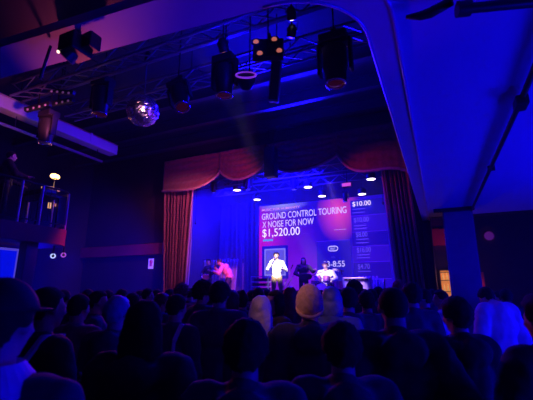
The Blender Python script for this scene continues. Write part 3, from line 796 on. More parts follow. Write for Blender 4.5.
def hair_mesh(F, style, J=None):
    def short(d, t=.014, back=-.78):
        face = d.y > .30 and d.z < .52-.25*(1-min(1, d.y))
        low = d.z < (back if d.y < -.35 else (-.35 if d.y < .1 else -.12))
        return skull(d, -.025 if (face or low) else t)
    if style == 'short': return radial(F, short, 4, .006, 30)
    if style == 'buzz': return radial(F, lambda d: short(d, .006), 4, .002, 30)
    if style == 'full': return radial(F, lambda d: short(d, .026, -.8), 4, .012, 22, 3)
    if style == 'curly': return radial(F, lambda d: short(d, .034, -.7), 5, .030, 34, 5)
    if style == 'beanie':
        return radial(F, lambda d: skull(d, .022 if d.z > (-.80 if d.y < -.1 else (-.45 if d.y < .35 else .05)) else -.03)+V((0, -.012, .016))*max(0, d.z), 5, .006, 14, 9)
    if style == 'cap':
        return radial(F, lambda d: skull(d, .017 if d.z > .02 else -.03), 4, .001, 10)
    mb = MB(); R3 = F.to_3x3()
    def E(c, r): mb.ell(F @ V(c), r, 18, 12, rot=R3)
    E((0, -.02, .03), (.090, .098, .094))
    if style == 'long':
        E((0, -.065, -.10), (.100, .052, .20)); E((-.072, -.03, -.10), (.034, .05, .17)); E((.072, -.03, -.10), (.034, .05, .17)); E((0, -.09, -.24), (.085, .04, .13))
    if style == 'bob':
        E((0, -.05, -.05), (.100, .07, .11)); E((-.078, -.015, -.05), (.026, .05, .10)); E((.078, -.015, -.05), (.026, .05, .10))
    if style == 'bun':
        E((0, -.035, .135), (.040, .040, .036)); E((0, -.05, -.03), (.078, .055, .07))
    me = remesh(mb, .011, 2, .006, 24, 4)
    Fi = F.inverted()
    for v in me.vertices:        # pull the hair back inside the head over the face
        p = Fi @ v.co
        if p.y > .035 and p.z < .055 and abs(p.x) < .066: p.y = .035-.01; p.z = p.z; v.co = F @ p
    return me
POSES = {}
def pose(kind):
    if kind not in POSES:
        J = skel(kind); POSES[kind] = dict(J=J, F=head_frame(J), body=body_mesh(J), pants=pants_mesh(J), shoes=shoe_mesh(J), tops={}, hair={})
    return POSES[kind]
def get_top(P, key, **k):
    if key not in P['tops']: P['tops'][key] = top_mesh(P['J'], **k)
    return P['tops'][key]
def get_hair(P, style):
    if style not in P['hair']: P['hair'][style] = hair_mesh(P['F'], style)
    return P['hair'][style]
SK = [mat('skin_light', (.62, .38, .29), .5), mat('skin_tan', (.42, .24, .16), .5), mat('skin_dark', (.16, .08, .05), .5)]
M_eye = mat('eye_dark', (.02, .015, .015), .2); M_lip = mat('lip', (.42, .14, .13), .45)
HC = dict(black=mat('hair_black', (.008, .007, .009), .9, nscale=60, namt=.5), brown=mat('hair_brown', (.06, .03, .02), .5, nscale=60, namt=.5),
          red=mat('hair_auburn', (.22, .05, .03), .5, nscale=60, namt=.4), blonde=mat('hair_blonde', (.5, .46, .5), .5, nscale=60, namt=.3),
          blue=mat('hair_blue_lit', (.10, .14, .38), .5, nscale=60, namt=.3), grey=mat('hair_grey', (.35, .33, .33), .5, nscale=60, namt=.3),  # blue: the blue light is put into the hair colour
          tan=mat('knit_tan', (.8, .52, .32), .9, nscale=70, namt=.35, bump=.6), redcap=mat('knit_red', (.55, .04, .05), .9, nscale=70, namt=.3),
          capblack=mat('cap_cloth', (.008, .008, .012), .8), pale=mat('hair_pale', (.5, .42, .45), .5))
def cl(name, c, r=.85): return mat('cloth_'+name, c, r, nscale=9, namt=.3, bump=.15)
CC = dict(black=cl('black', (.015, .015, .02)), navy=cl('navy', (.03, .035, .08)), grey=cl('grey', (.10, .10, .12)), mauve=cl('mauve', (.16, .11, .14)),
          lightgrey=cl('light_grey', (.62, .62, .66)), white=cl('white', (.85, .83, .80)), cream=cl('cream', (.72, .66, .60)), blue=cl('blue', (.06, .10, .28)),
          tan=cl('tan', (.38, .28, .15)), denim=cl('denim', (.06, .08, .16)), pink=cl('pink', (.75, .35, .42)), brown=cl('brown', (.09, .05, .04)), wine=cl('wine', (.14, .02, .04)))
def put(name, me, m, parent):
    o = bpy.data.objects.new(name, me)
    ms_ = m if isinstance(m, list) else [m]
    while len(me.materials) < len(ms_): me.materials.append(ms_[len(me.materials)])
    o.parent = parent; COL.objects.link(o)
    for i, x in enumerate(ms_): o.material_slots[i].link = 'OBJECT'; o.material_slots[i].material = x
    return o
def person(label, loc, rz, s=1.0, kind='stand', skin=0, hair='short', hc='black', top='jacket', tc='black', pc='denim', group=None, cat='person', sx=1.0):
    P = pose(kind)
    t = thing('person', label, cat, loc, group, rz); t.scale = (s*sx, s*sx, s)
    put('body', P['body'], [SK[skin], M_eye, M_lip], t)
    opts = dict(jacket=dict(fat=.020, seed=2), hoodie=dict(fat=.020, hood=True, seed=5), shirt=dict(fat=.0, seed=3), tshirt=dict(fat=.004, short=True, seed=4), coat=dict(fat=.034, hood=True, seed=8))[top]
    put({'tshirt': 'shirt'}.get(top, top), get_top(P, top, **opts), CC[tc], t)
    put('trousers', P['pants'], CC[pc], t); put('shoes', P['shoes'], CC['black'], t)
    if hair in ('beanie', 'cap'):
        put('hair', get_hair(P, 'short'), HC['black'], t)
        h = put(hair, get_hair(P, hair), HC[hc], t)
        Fm = P['F']
        if hair == 'beanie':
            key = 'roll'
            if key not in P['hair']:
                mb = MB(); mb.torus((0, 0, 0), .096, .011, (0, 0, 1), 28, 8, sq=(.94, 1.12)); mb.bm.transform(Fm @ Matrix.Translation((0, -.018, -.018)) @ Matrix.Rotation(.55, 4, 'X'))
                me = bpy.data.meshes.new('roll'); mb.bm.to_mesh(me); mb.bm.free(); me.shade_smooth(); P['hair'][key] = me
            put('folded_brim', P['hair'][key], HC[hc], h)
        else:
            key = 'brim'
            if key not in P['hair']:
                mb = MB(); mb.ell((0, .115, .03), (.07, .075, .007), 20, 8); mb.bm.transform(Fm)
                me = bpy.data.meshes.new('brim'); mb.bm.to_mesh(me); mb.bm.free(); me.shade_smooth(); P['hair'][key] = me
            put('brim', P['hair'][key], HC[hc], h)
    elif hair: put('hair', get_hair(P, hair), HC[hc], t)
    return t
def world_pt(t, p):
    return t.location+Matrix.Rotation(t.rotation_euler.z, 3, 'Z') @ Vector((p.x*t.scale.x, p.y*t.scale.y, p.z*t.scale.z))

# ------------------------------------------------------------------ ON STAGE
SZ = 1.3
q = aY(277, 300, 12.0)
sing = person('singer in a white top and tan trousers at the front of the stage', (q.x, 12.0, SZ), PI+.35, 1.03, 'singer', 0, 'full', 'brown', 'shirt', 'white', 'tan')
def mic(t, k, label):
    J = POSES[k]['J']; w = world_pt(t, J['wrR']+J['hdR'].normalized()*.085+J['pnR'].normalized()*.02)
    mouth = world_pt(t, POSES[k]['F'] @ V((0, .125, -.055)))
    d = (mouth-w).normalized()
    a = mouth-d*.17
    m = thing('microphone', label, 'microphone', a)
    MB().cyl(a, mouth-d*.03, .011, .017, 12).build('handle', M_black, m, smooth=40)
    MB().ell(mouth-d*.01, (.025, .025, .025), 12, 8).build('grille', M_steel, m, smooth=True)
    return m
mic(sing, 'singer', 'handheld microphone at the mouth of the singer in white')
q = aY(221, 300, 12.4)
s2p = person('second singer in a pink lit top bending forward on the left of the stage', (q.x+.34, 12.4, SZ), PI/2+.45, 1.06, 'lean', 0, 'short', 'brown', 'jacket', 'pink', 'navy')
mic(s2p, 'lean', 'handheld microphone at the mouth of the bending singer in pink')
q = aY(207, 300, 12.9)
person('performer in dark blue clothes standing behind the bending singer near the curtain', (q.x, 12.95, SZ), PI-.3, 1.0, 'guitar', 0, 'short', 'black', 'jacket', 'navy', 'black')
gq = (q.x, 12.95-.27, SZ+.98)
def guitar(label, loc, rz, col):
    t = thing('guitar', label, 'guitar', loc, None, rz)
    k = dict(world=False)
    mb = MB(); mb.ell((.0, 0, 0), (.17, .024, .14)); mb.ell((-.16, 0, .02), (.13, .022, .11)); mb.build('body', col, t, smooth=True, **k)
    MB().bar((-.25, 0, .04), (-.82, 0, .24), .05, .02).build('neck', CC['brown'], t, **k)
    MB().bar((-.82, 0, .24), (-.97, 0, .29), .08, .02).build('headstock', M_black, t, **k)
    return t
guitar('electric guitar held by the performer in dark blue', gq, PI-.3, mat('guitar_pink', (.7, .2, .4), .3))
q = aY(304, 292, 12.9)
person('bass player in black with long hair standing before the screen left of the drums', (q.x, 12.9, SZ), PI+.3, .95, 'guitar', 0, 'long', 'black', 'jacket', 'black', 'black')
guitar('dark bass guitar held by the long-haired player in black', (q.x+.1, 12.9-.27, SZ+.94), PI+.3, M_black)
# riser, drummer and kit
q = aY(326, 291, 14.15); DX, DY = q.x, 14.2
tag(MB().box((DX, 14.15, SZ+.1), (1.9, 1.4, .2)).build('drum_riser', M_black, bevel=.01), 'low black riser under the drum kit', 'riser')
RZ = SZ+.2
dm = person('drummer in a bright white shirt hunched over the drum kit', (DX, DY+.15, RZ), PI+.1, 1.0, 'drum', 0, 'full', 'red', 'shirt', 'white', 'black', sx=1.28)
st = thing('drum_stool', 'round black drum stool under the drummer', 'stool', (DX, DY+.15, RZ))
MB().cyl((DX, DY+.15, RZ+.36), (DX, DY+.15, RZ+.43), .16).build('seat', M_black, st, smooth=40)
for k in range(3):
    a = 2*PI*k/3; MB().bar((DX, DY+.15, RZ+.2), (DX+.22*math.cos(a), DY+.15+.22*math.sin(a), RZ+.01), .02).build('leg', M_steel, st)
MB().cyl((DX, DY+.15, RZ+.1), (DX, DY+.15, RZ+.36), .02).build('post', M_steel, st)
M_shell = mat('drum_shell', (.35, .1, .3), .25, .2); M_skin = mat('drum_head', (.8, .78, .8), .4)
def drum(name, label, c, r, h, axis=(0, 0, 1), legs=True, lz=RZ):
    t = thing(name, label, 'drum', (c[0], c[1], lz), 'drums of the kit')
    ax = V(axis).normalized(); c = V(c)
    MB().lathe([(0, -h/2), (r, -h/2), (r, h/2), (0, h/2)], c, ax, 28).build('shell', M_shell, t, smooth=40)
    for sgn in (-1, 1):
        MB().lathe([(0, 0), (r*.97, 0), (r*.97, .006), (0, .008)], c+ax*(sgn*h/2), ax*sgn, 28).build('drum_head', M_skin, t)
        MB().torus(c+ax*(sgn*h/2), r*1.01, .009, ax, 28, 6).build('hoop', M_steel, t, smooth=True)
    if legs:
        for k in range(3):
            a = 2*PI*k/3+.5; x, y = c.x+r*1.03*math.cos(a), c.y+r*1.03*math.sin(a)
            if abs(ax.z) > .5: MB().cyl((x, y, lz), (x, y, c.z+h*.3), .008).build('leg', M_steel, t)
    else:
        for sx in (-1, 1): MB().bar((c.x+sx*r*.9, c.y-.1, c.z-.05), (c.x+sx*(r+.08), c.y-.14, lz+.005), .014).build('spur', M_steel, t)
    return t
drum('bass_drum', 'bass drum facing the room in the middle of the kit', (DX, DY-.5, RZ+.27), .26, .38, (0, 1, 0), False)
drum('snare_drum', 'snare drum on legs at the left of the drummer', (DX-.35, DY-.22, RZ+.58), .17, .13)
drum('floor_tom', 'floor tom on legs at the right of the drummer', (DX+.47, DY-.2, RZ+.42), .2, .4)
drum('tom_drum', 'small tom raised above the left of the bass drum', (DX-.17, DY-.52, RZ+.68), .13, .2, (0, .3, 1))
drum('tom_drum', 'small tom raised above the right of the bass drum', (DX+.17, DY-.52, RZ+.68), .13, .2, (0, .3, 1))
M_brass = mat('cymbal_brass', (.85, .62, .3), .22, 1)
def cymbal(label, x, y, z, r, tilt=(0, .2, 1), name='cymbal'):
    t = thing(name, label, 'cymbal', (x, y, RZ if abs(x-DX) < 1.0 else SZ), 'cymbals of the kit'); b = t.location.z
    MB().lathe([(0, .03), (.03, .025), (.05, .006), (r, -.012), (r, -.016), (0, -.004)], (x, y, z), tilt, 28).build('cymbal_plate', M_brass, t, smooth=40)
    MB().cyl((x, y, b+.2), (x, y, z+.04), .01).build('pole', M_steel, t, smooth=40)
    for k in range(3):
        a = 2*PI*k/3+.3; MB().bar((x, y, b+.32), (x+.25*math.cos(a), y+.25*math.sin(a), b+.01), .014).build('leg', M_steel, t)
cymbal('crash cymbal high on the left side of the drum kit', DX-.62, DY-.62, RZ+.98, .2)
cymbal('crash cymbal high on the right side of the drum kit', DX+.62, DY-.5, RZ+1.02, .22, (.15, .2, 1))
cymbal('hi-hat cymbals low beside the snare drum', DX-.72, DY-.2, RZ+.75, .17, (0, 0, 1), 'hi_hat')
def micstand(label, base, joint, tip):
    t = thing('microphone_stand', label, 'microphone stand', base, 'microphone stands on stage'); base, joint, tip = V(base), V(joint), V(tip)
    MB().cyl(base+V((0, 0, .02)), joint, .012).build('pole', M_steel, t, smooth=40)
    MB().cyl(joint-(tip-joint)*.25, tip, .010).build('boom', M_steel, t, smooth=40)
    MB().cyl(base, base+V((0, 0, .025)), .14, n=20).build('base', M_black, t, smooth=40)
    mb = MB(); d = (tip-joint).normalized(); mb.cyl(tip, tip+d*.12, .011, .017); mb.ell(tip+d*.14, (.026,)*3, 12, 8)
    mb.build('microphone', M_black, t, smooth=40)
def sp3(px, py, Y): return aY(px, py, Y)
def ms_(label, jx, jy, tx_, ty_, Y):
    j = sp3(jx, jy, Y); tp = sp3(tx_, ty_, Y); micstand(label, (j.x, Y, SZ), j, tp)
ms_('microphone stand with a boom slanting up right of the singer in white', 284, 285, 291, 269, 12.6)
ms_('microphone stand with a boom slanting up between the singer in white and the drums', 289, 283, 300, 265, 13.0)
ms_('microphone stand with a tall boom at the left of the stage near the rack', 243, 274, 243, 263, 13.0)
ms_('microphone stand beside the right side of the drum kit', 343, 285, 342, 275, 13.0)
# rack of gear
q = aY(262, 292, 13.2)
rk = thing('equipment_rack', 'pale metal rack with horizontal shelves left of the singer in white', 'rack', (q.x, 13.2, SZ))
W2 = .36
for sx in (-1, 1):
    for sy in (-1, 1): MB().box((q.x+sx*W2, 13.2+sy*.22, SZ+.5), (.035, .035, 1.0)).build('leg', M_steel, rk)
for z in (.05, .25, .45, .62, .8, 1.0): MB().box((q.x, 13.2, SZ+z), (2*W2, .46, .025)).build('shelf', mat('pale_metal', (.6, .6, .65), .4, .3), rk)
for i, z in enumerate((.08, .28, .48, .65, .83)): MB().box((q.x+random.uniform(-.04, .04), 13.2, SZ+z+.05), (2*W2-.16, .36, .1)).build('rack_unit', M_black, rk, bevel=.008)
def wedge(label, px, py, Y, rz=0, w=.5):
    q = aY(px, py, Y); t = thing('stage_monitor', label, 'speaker', (q.x, Y, SZ), 'wedge monitors', rz)
    mb = MB(); mb._add([(sx*w/2, y, z) for sx in (-1, 1) for y, z in ((-.2, 0), (.22, 0), (.22, .12), (-.02, .38), (-.2, .3))],
                       [(0, 1, 2, 3, 4), (9, 8, 7, 6, 5)]+[(i, (i+1) % 5, 5+(i+1) % 5, 5+i) for i in range(5)])
    mb.build('cabinet', M_black, t, world=False)
    MB().box((0, .11, .262), (w*.85, .3, .01), Euler((-.82, 0, 0))).build('grille', mat('grille_grey', (.2, .2, .24), .4, .5), t, world=False)
wedge('wedge monitor on stage between the bending singer and the rack', 246, 291, 11.9, PI)
wedge('wedge monitor at the stage front left of the singer in white', 232, 294, 11.6, PI)
wedge('wedge monitor at the stage front right of the singer in white', 300, 296, 11.6, PI)
amp = thing('guitar_amplifier', 'guitar amplifier with a bright lit front right of the drum kit', 'amplifier', (aY(358, 292, 13.4).x, 13.4, SZ))
ax_ = amp.location.x
MB().box((ax_, 13.4, SZ+.47), (.95, .36, .92)).build('cabinet', mat('amp_pale', (.6, .5, .6), .6), amp, bevel=.02)
MB().box((ax_, 13.21, SZ+.40), (.82, .02, .70)).build('grille', mat('amp_cloth', (.7, .62, .7), .7, nscale=60), amp)
MB().box((ax_, 13.21, SZ+.85), (.82, .02, .07)).build('control_panel', M_black, amp)
for k in range(5): MB().cyl((ax_-.28+k*.14, 13.2, SZ+.85), (ax_-.28+k*.14, 13.17, SZ+.85), .014, n=10).build('knob', M_steel, amp)
q0, q1 = aY(352, 279.5, 13.9), aY(384, 279, 13.9)
tb = thing('skirted_table', 'long table with a pale violet skirt at the right rear of the stage', 'table', ((q0.x+q1.x)/2, 14.1, SZ))
tw = q1.x-q0.x; tz = q0.z
MB().box(((q0.x+q1.x)/2, 14.15, tz), (tw, .6, .035)).build('tabletop', CC['white'], tb)
cloth('skirt', lambda u, v: (lerp(q0.x, q1.x, u), 13.86+.02*math.sin(u*70), lerp(SZ+.03, tz-.02, v)), 120, 4, cl('skirt', (.3, .28, .42)), tb)
for x in (q0.x+.05, q1.x-.05):
    for y in (13.95, 14.4): MB().box((x, y, (SZ+tz)/2), (.03, .03, tz-SZ-.03)).build('leg', M_steel, tb)
for k in range(6):
    x = q0.x+.25+k*(tw-.5)/5
    o = MB().lathe([(.03, 0), (.035, .1), (0, .1)], (x, 14.0, tz+.018), (0, 0, 1), 10).build('cup', mat('cup_pale', (.7, .5, .7), .4), smooth=40); tag(o, 'small pale cup on the skirted table on stage', 'cup', 'cups on the skirted table')
qa, qb = aY(396, 275, 14.4), aY(396, 258, 14.4)
tu = thing('tube_light', 'glowing pink vertical tube light at the right of the stage', 'light', (qa.x, 14.4, SZ))
MB().cyl(qa, qb, .05).build('tube', emat('pink_tube', (1, .15, .8), 1.3), tu, smooth=40)
MB().cyl((qa.x, 14.4, SZ), qa, .02).build('stand', M_black, tu); MB().cyl((qa.x, 14.4, SZ), (qa.x, 14.4, SZ+.03), .15).build('base', M_black, tu)

# ------------------------------------------------------------------ stage ceiling lamps
t = thing('stage_truss', 'truss over the stage behind the valance carrying the downlights', 'truss', (-5, 13.4, 5.95))
for y in (12.8, 14.2):
    for z in (6.0, 6.3):
        mb = MB(); mb.tube([(-9.2, y, z), (-.7, y, z)], .025, 8); mb.build('chord', M_alu, t, smooth=True)
for y in (12.8, 14.2):
    mb = MB()
    for i in range(22):
        x = -9.2+i*.39; mb.bar((x, y, 6.0+(i % 2)*.3), (x+.39, y, 6.3-(i % 2)*.3), .018)
    mb.build('bracing', M_alu, t)
mb = MB()
for x in (-8.5, -5, -1.4):
    for y in (12.8, 14.2): mb.tube([(x, y, 6.3), (x, y, CZ)], .01, 6)
mb.build('hanger', M_metal, t)
G_down = emat('downlight_white', (1, .82, 1), 4.0)
def downlight(label, px, py, Y, glow=G_down, r=.15):
    p = aY(px, py, Y)
    t = thing('downlight', label, 'stage light', p, 'downlights over the stage')
    MB().lathe([(r+.02, -.01), (r+.02, .16), (r*.6, .24), (0, .24)], n=20).build('housing', M_can, t, world=False, smooth=40)
    MB().lathe([(0, 0), (r, 0), (r, -.012), (0, -.02)], n=24).build('lens', glow, t, world=False)
    MB().box((0, 0, .32), (.04, .04, .2)).build('clamp', M_metal, t, world=False)
    drop_pole(t, off=(0, 0, .2))
    return p
DL = [('lit white downlight over the left of the stage under the first swag', 237, 190, 13.0), ('lit white downlight just above the left corner of the screen', 257, 199.5, 13.9),
      ('lit white downlight hanging nearest above the middle of the screen', 308, 187, 12.9), ('lit white downlight lower down right of the screen middle', 322, 196, 14.2),
      ('lit white downlight nearest the right stage curtain', 371, 179, 12.9), ('lit white downlight above the upper right of the screen', 362, 194, 14.2)]
pts = [downlight(*a) for a in DL]
p = aY(347, 185, 13.0)
t = thing('wash_spotlight', 'small pink lit box light above the right part of the screen', 'stage light', p)
MB().box((0, 0, 0), (.36, .2, .16)).build('casing', M_can, t, world=False, bevel=.01)
MB().box((0, -.105, -.01), (.32, .01, .12)).build('lens', emat('pink_box', (.75, .08, .7), .9), t, world=False)
MB().box((0, 0, .15), (.04, .04, .3)).build('clamp', M_metal, t, world=False)
drop_pole(t)
for lb, px, py, Y, sc in (('dark moving head light hanging over the stage under the second swag', 248, 181, 12.6, .9), ('dark moving head light over the stage right of the screen middle', 345, 196, 13.5, .65),
                          ('dark moving head light hanging over the left stage wing', 214, 187, 12.8, .7), ('dark moving head light over the middle of the stage behind the valance', 294, 182, 12.9, .8)):
    moving_head(lb, aY(px, py, Y)+V((0, 0, .15)), s=sc, glow=emat('dim_blue_lens', (.05, .05, 1), .8))
for lb, px, py, Y in (('small bright white spotlight just above the screen heading', 294, 200, 14.3), ('small white spotlight at the upper right corner of the screen', 383, 203, 14.3), ('small pink spotlight beside the left stage curtain', 195.5, 223, 13.0)):
    par(lb, aY(px, py, Y), (.9, 0, 0), .45, G_w)

# ================================================================== CROWD
STAGE_C = V((-4.6, 13.0, 0))
PEOPLE = []
def crowd(px, top, D, label, kind='stand', skin=0, hair='short', hc='black', tp='jacket', tc='black', pc='denim', turn=0, sx=1.0, addz=0):
    best = None
    for k in range(0, 40):
        for sg in ((1,) if k == 0 else (1, -1)):
            p_ = aD(px, top, D+sg*k*.06)
            if D+sg*k*.06 > max(1.0, D*.8) and p_.y < 10.2 and all(math.hypot(x-p_.x, y-p_.y) > (.47 if D < 2.4 else .56) for _, x, y in PEOPLE) and math.hypot(.5-p_.x, 10.4-p_.y) > .75:
                best = D+sg*k*.06; break
        if best: break
    if best is None: print('NO ROOM', label); best = D
    D = best; p = aD(px, top, D)
    extra = {'curly': .04, 'full': .02, 'beanie': .03, 'bun': .07, 'long': .015, 'bob': .015, 'cap': .01}.get(hair, .01)
    s = p.z/((1.60 if kind == 'bow' else 1.708)+extra)
    s = min(max(s, .86), 1.14)
    d = STAGE_C-V((p.x, p.y, 0)); rz = math.atan2(-d.x, d.y)+turn
    t = person(label, (p.x, p.y, 0), rz, s, kind, skin, hair, hc, tp, tc, pc, sx=sx*.97)
    for (n, x, y) in PEOPLE:
        if math.hypot(x-p.x, y-p.y) < .46: print('CLOSE', label[:40], '|', n[:40], round(math.hypot(x-p.x, y-p.y), 2))
    PEOPLE.append((label, p.x, p.y))
    return t
big = crowd(6, 285, 1.12, 'person in a dark cap with a pale pointed collar at the lower left corner', 'stand', 0, 'cap', 'capblack', 'jacket', 'navy', turn=.15)
# pale shirt collar of that person
mb = MB(); J0 = POSES['stand']['J']; b = J0['nb']
vs = []; n_ = 26
for i in range(n_):
    a = 2*PI*i/n_; k = .5+.5*math.cos(a-PI/2*0)
    vs += [(.085*math.cos(a), -.02+.09*math.sin(a), 1.515), (.135*math.cos(a)*(1+.08*abs(math.cos(a))), -.03+.15*math.sin(a), 1.475-.03*abs(math.cos(a))), (.135*math.cos(a)*(1+.08*abs(math.cos(a))), -.03+.15*math.sin(a), 1.462-.03*abs(math.cos(a))), (.078*math.cos(a), -.02+.082*math.sin(a), 1.50)]
mb._add(vs, [(4*i+j, 4*((i+1) % n_)+j, 4*((i+1) % n_)+(j+1) % 4, 4*i+(j+1) % 4) for i in range(n_) for j in range(4)])
put('collar', (lambda o: o.data)(mb.build('collar', CC['white'], None, world=False)), CC['white'], big)
bpy.data.objects.remove([o for o in bpy.data.objects if o.name.startswith('collar') and o.parent is None][0])
hd = crowd(494, 291, 4.3, 'person in a light grey hoodie and jeans right of the pillar', 'bow', 0, 'short', 'black', 'coat', 'lightgrey', 'denim', turn=.1, sx=.88)
crowd(309, 287, 2.75, 'person in a tan knitted beanie in the middle of the crowd', 'stand', 0, 'beanie', 'tan', 'coat', 'navy')
wmn = crowd(275, 291, 4.1, 'dark-haired woman turned back towards the camera right of the blonde', 'folded', 0, 'bob', 'black', 'jacket', 'black', turn=2.2)
crowd(261, 297, 3.2, 'person with long pale blonde hair in the middle of the crowd', 'stand', 0, 'long', 'blonde', 'jacket', 'navy')
crowd(49, 290, 2.25, 'person with dark hair in a black jacket seen behind the capped person in the corner', 'folded', 1, 'short', 'black', 'jacket', 'black', turn=-.35)
strap_a = bpy.data.objects[[o.name for o in bpy.data.objects if o.name.startswith('person') and o.parent is None and 'seen behind the capped' in o.get('label', '')][0]]
crowd(80, 296, 3.3, 'man with short black hair, pale bare neck and a mauve jacket on the left', 'stand', 0, 'short', 'black', 'jacket', 'mauve')
crowd(99, 292, 4.1, 'person with a pink lit cheek turned right behind the man in mauve', 'stand', 0, 'short', 'black', 'jacket', 'navy', turn=-.9)
crowd(118, 298, 3.0, 'person with round blue-tinted hair between the man in mauve and the long-haired head', 'stand', 0, 'full', 'blue', 'hoodie', 'navy')
crowd(146, 303, 1.85, 'person with long black hair and a black coat, large in the left foreground', 'stand', 0, 'long', 'black', 'coat', 'black')
pp1 = crowd(133, 294, 4.6, 'person with a pale ear holding up a phone behind the long black hair', 'phone', 0, 'short', 'black', 'jacket', 'black')
crowd(162, 294, 4.8, 'person with brown hair just behind the long black hair on its right', 'folded', 0, 'full', 'brown', 'jacket', 'navy', turn=-.5)
crowd(182, 284, 5.3, 'tall person with reddish curly hair in front of the left stage curtain', 'stand', 1, 'curly', 'red', 'jacket', 'brown')
strap_b = crowd(177, 296, 3.4, 'person with a light strap over a navy jacket left of the curly head', 'stand', 0, 'short', 'black', 'jacket', 'navy', turn=-.3)
crowd(203, 281, 4.6, 'person with dark curly hair below the bending singer', 'stand', 0, 'curly', 'black', 'jacket', 'navy', turn=-.5)
crowd(220, 283, 3.35, 'tall dark-haired man with wide shoulders left of the middle of the crowd', 'pockets', 0, 'full', 'black', 'jacket', 'navy', sx=1.08)
crowd(231.5, 291, 4.7, 'person with a lit face turned left beside the tall dark-haired man', 'stand', 0, 'bob', 'brown', 'shirt', 'navy', turn=1.6)
crowd(243, 290, 3.4, 'person with black hair in a small bun left of the blonde', 'stand', 0, 'bun', 'black', 'jacket', 'black')
crowd(258.5, 288.5, 5.4, 'person in a dark knit hat just behind the blonde', 'stand', 0, 'beanie', 'capblack', 'jacket', 'black')
crowd(290, 288, 3.9, 'person with long auburn hair left of the tan beanie', 'stand', 0, 'long', 'red', 'jacket', 'wine')
crowd(331, 288, 3.5, 'person with blue-tinted shoulder-length hair right of the tan beanie', 'stand', 0, 'bob', 'blue', 'jacket', 'blue')
crowd(354, 281, 5.3, 'tall person with black curly hair before the bright amplifier', 'stand', 1, 'curly', 'black', 'jacket', 'black')
crowd(348, 289, 3.9, 'person with short dark hair just below the tall curly head', 'stand', 0, 'full', 'black', 'hoodie', 'navy')
crowd(378, 287.5, 6.3, 'small dark head far off below the skirted table, the right one', 'stand', 0, 'short', 'black', 'jacket', 'navy')
crowd(366, 292, 3.1, 'person with dark hair and a navy hoodie left of the wide-shouldered man', 'stand', 0, 'full', 'black', 'hoodie', 'navy')
crowd(398, 281, 6.3, 'person in a red cap below the pink tube light', 'stand', 0, 'beanie', 'redcap', 'jacket', 'brown')
crowd(392, 289, 2.25, 'man with cropped hair, blue lit neck and wide shoulders right of the middle', 'pockets', 0, 'buzz', 'black', 'coat', 'black', sx=1.05)
crowd(411, 284, 4.0, 'tall dark-haired person right behind the wide-shouldered man', 'stand', 0, 'full', 'black', 'jacket', 'navy')
crowd(423, 290, 4.9, 'person with a pink lit profile before the right stage curtain', 'stand', 0, 'short', 'black', 'jacket', 'black', turn=.9)
crowd(440, 291, 4.6, 'person turned left with a lit cheek at the foot of the pillar', 'folded', 0, 'short', 'black', 'shirt', 'lightgrey', turn=.9)
crowd(455, 299, 2.55, 'person in a long dark coat standing before the pillar', 'stand', 0, 'full', 'black', 'coat', 'black', turn=.25)
crowd(541, 296, 1.95, 'person in black at the right edge of the picture', 'folded', 0, 'full', 'black', 'coat', 'black', turn=.2)
crowd(246, 323, 1.55, 'dark head low in the foreground below the bun', 'stand', 0, 'full', 'black', 'coat', 'navy')
crowd(341, 325, 1.62, 'dark head low in the foreground right of the tan beanie', 'stand', 0, 'full', 'black', 'coat', 'navy')
fill = [(64, 291, 5.0, 'left of the man in mauve, far off', 'short'), (108, 291, 6.0, 'above the blue-tinted hair, far off', 'short'), (122, 290, 7.0, 'far off under the left ledge', 'full'),
        (148, 289, 6.6, 'far off above the long black hair', 'short'), (157, 290, 7.6, 'far off below the wall notice', 'short'), (170, 290, 7.4, 'far off below the left stage curtain', 'full'),
        (190, 289, 7.6, 'far off right of the left stage curtain foot', 'short'), (212, 289, 6.8, 'far off left of the tall dark-haired man', 'bob'), (240, 291, 7.8, 'far off behind the bun', 'short'),
        (252, 291, 7.0, 'far off left of the dark knit hat', 'full'), (267, 290, 7.2, 'far off below the equipment rack', 'short'), (283, 291, 6.6, 'far off at the feet of the singer', 'short'),
        (299, 291, 8.0, 'far off left of the tan beanie', 'short'), (321, 291, 7.0, 'far off below the drummer', 'short'), (339, 290, 7.6, 'far off right of the drummer', 'short'),
        (364, 290, 7.4, 'far off right of the tall curly head', 'full'), (371, 290, 5.2, 'below the skirted table, the left one', 'short'), (386, 289, 7.6, 'far off left of the red cap', 'full'),
        (416, 288, 7.6, 'far off before the right curtain foot', 'short'), (432, 290, 7.0, 'far off left of the pillar', 'short'), (505, 290, 6.0, 'far off right of the grey hoodie', 'short'),
        (88, 290, 7.4, 'farthest off above the man in mauve', 'full'), (140, 291, 8.4, 'farthest off at the dark left wall', 'short'), (406, 289, 8.4, 'farthest off right of the red cap', 'short'), (498, 292, 7.8, 'farthest off behind the grey hoodie', 'short')]
for i, (px, tp_, D, where, hr) in enumerate(fill):
    colr = ('black', 'navy', 'brown', 'grey')[i % 4]
    crowd(px, tp_, D, 'person in %s with %s dark hair %s' % (colr, {'short': 'short', 'full': 'thick', 'bob': 'chin-length'}[hr], where), ('stand', 'folded', 'pockets')[i % 3], i % 3, hr, 'black', ('jacket', 'shirt', 'hoodie')[i % 3], colr, turn=random.uniform(-.5, .5))
for tt, sd in ((strap_a, 1), (strap_b, 1)):
    mb = MB()
    for a_, b_ in (((.09*sd, .07, 1.47), (.12*sd, -.06, 1.475)), ((.12*sd, -.06, 1.475), (.13*sd, -.15, 1.36)), ((.13*sd, -.15, 1.36), (.12*sd, -.17, 1.05))): mb.bar(a_, b_, .035, .018)
    me_s = mb.build('shoulder_strap', CC['white'], tt, world=False); me_s['label'] = 'pale shoulder strap'
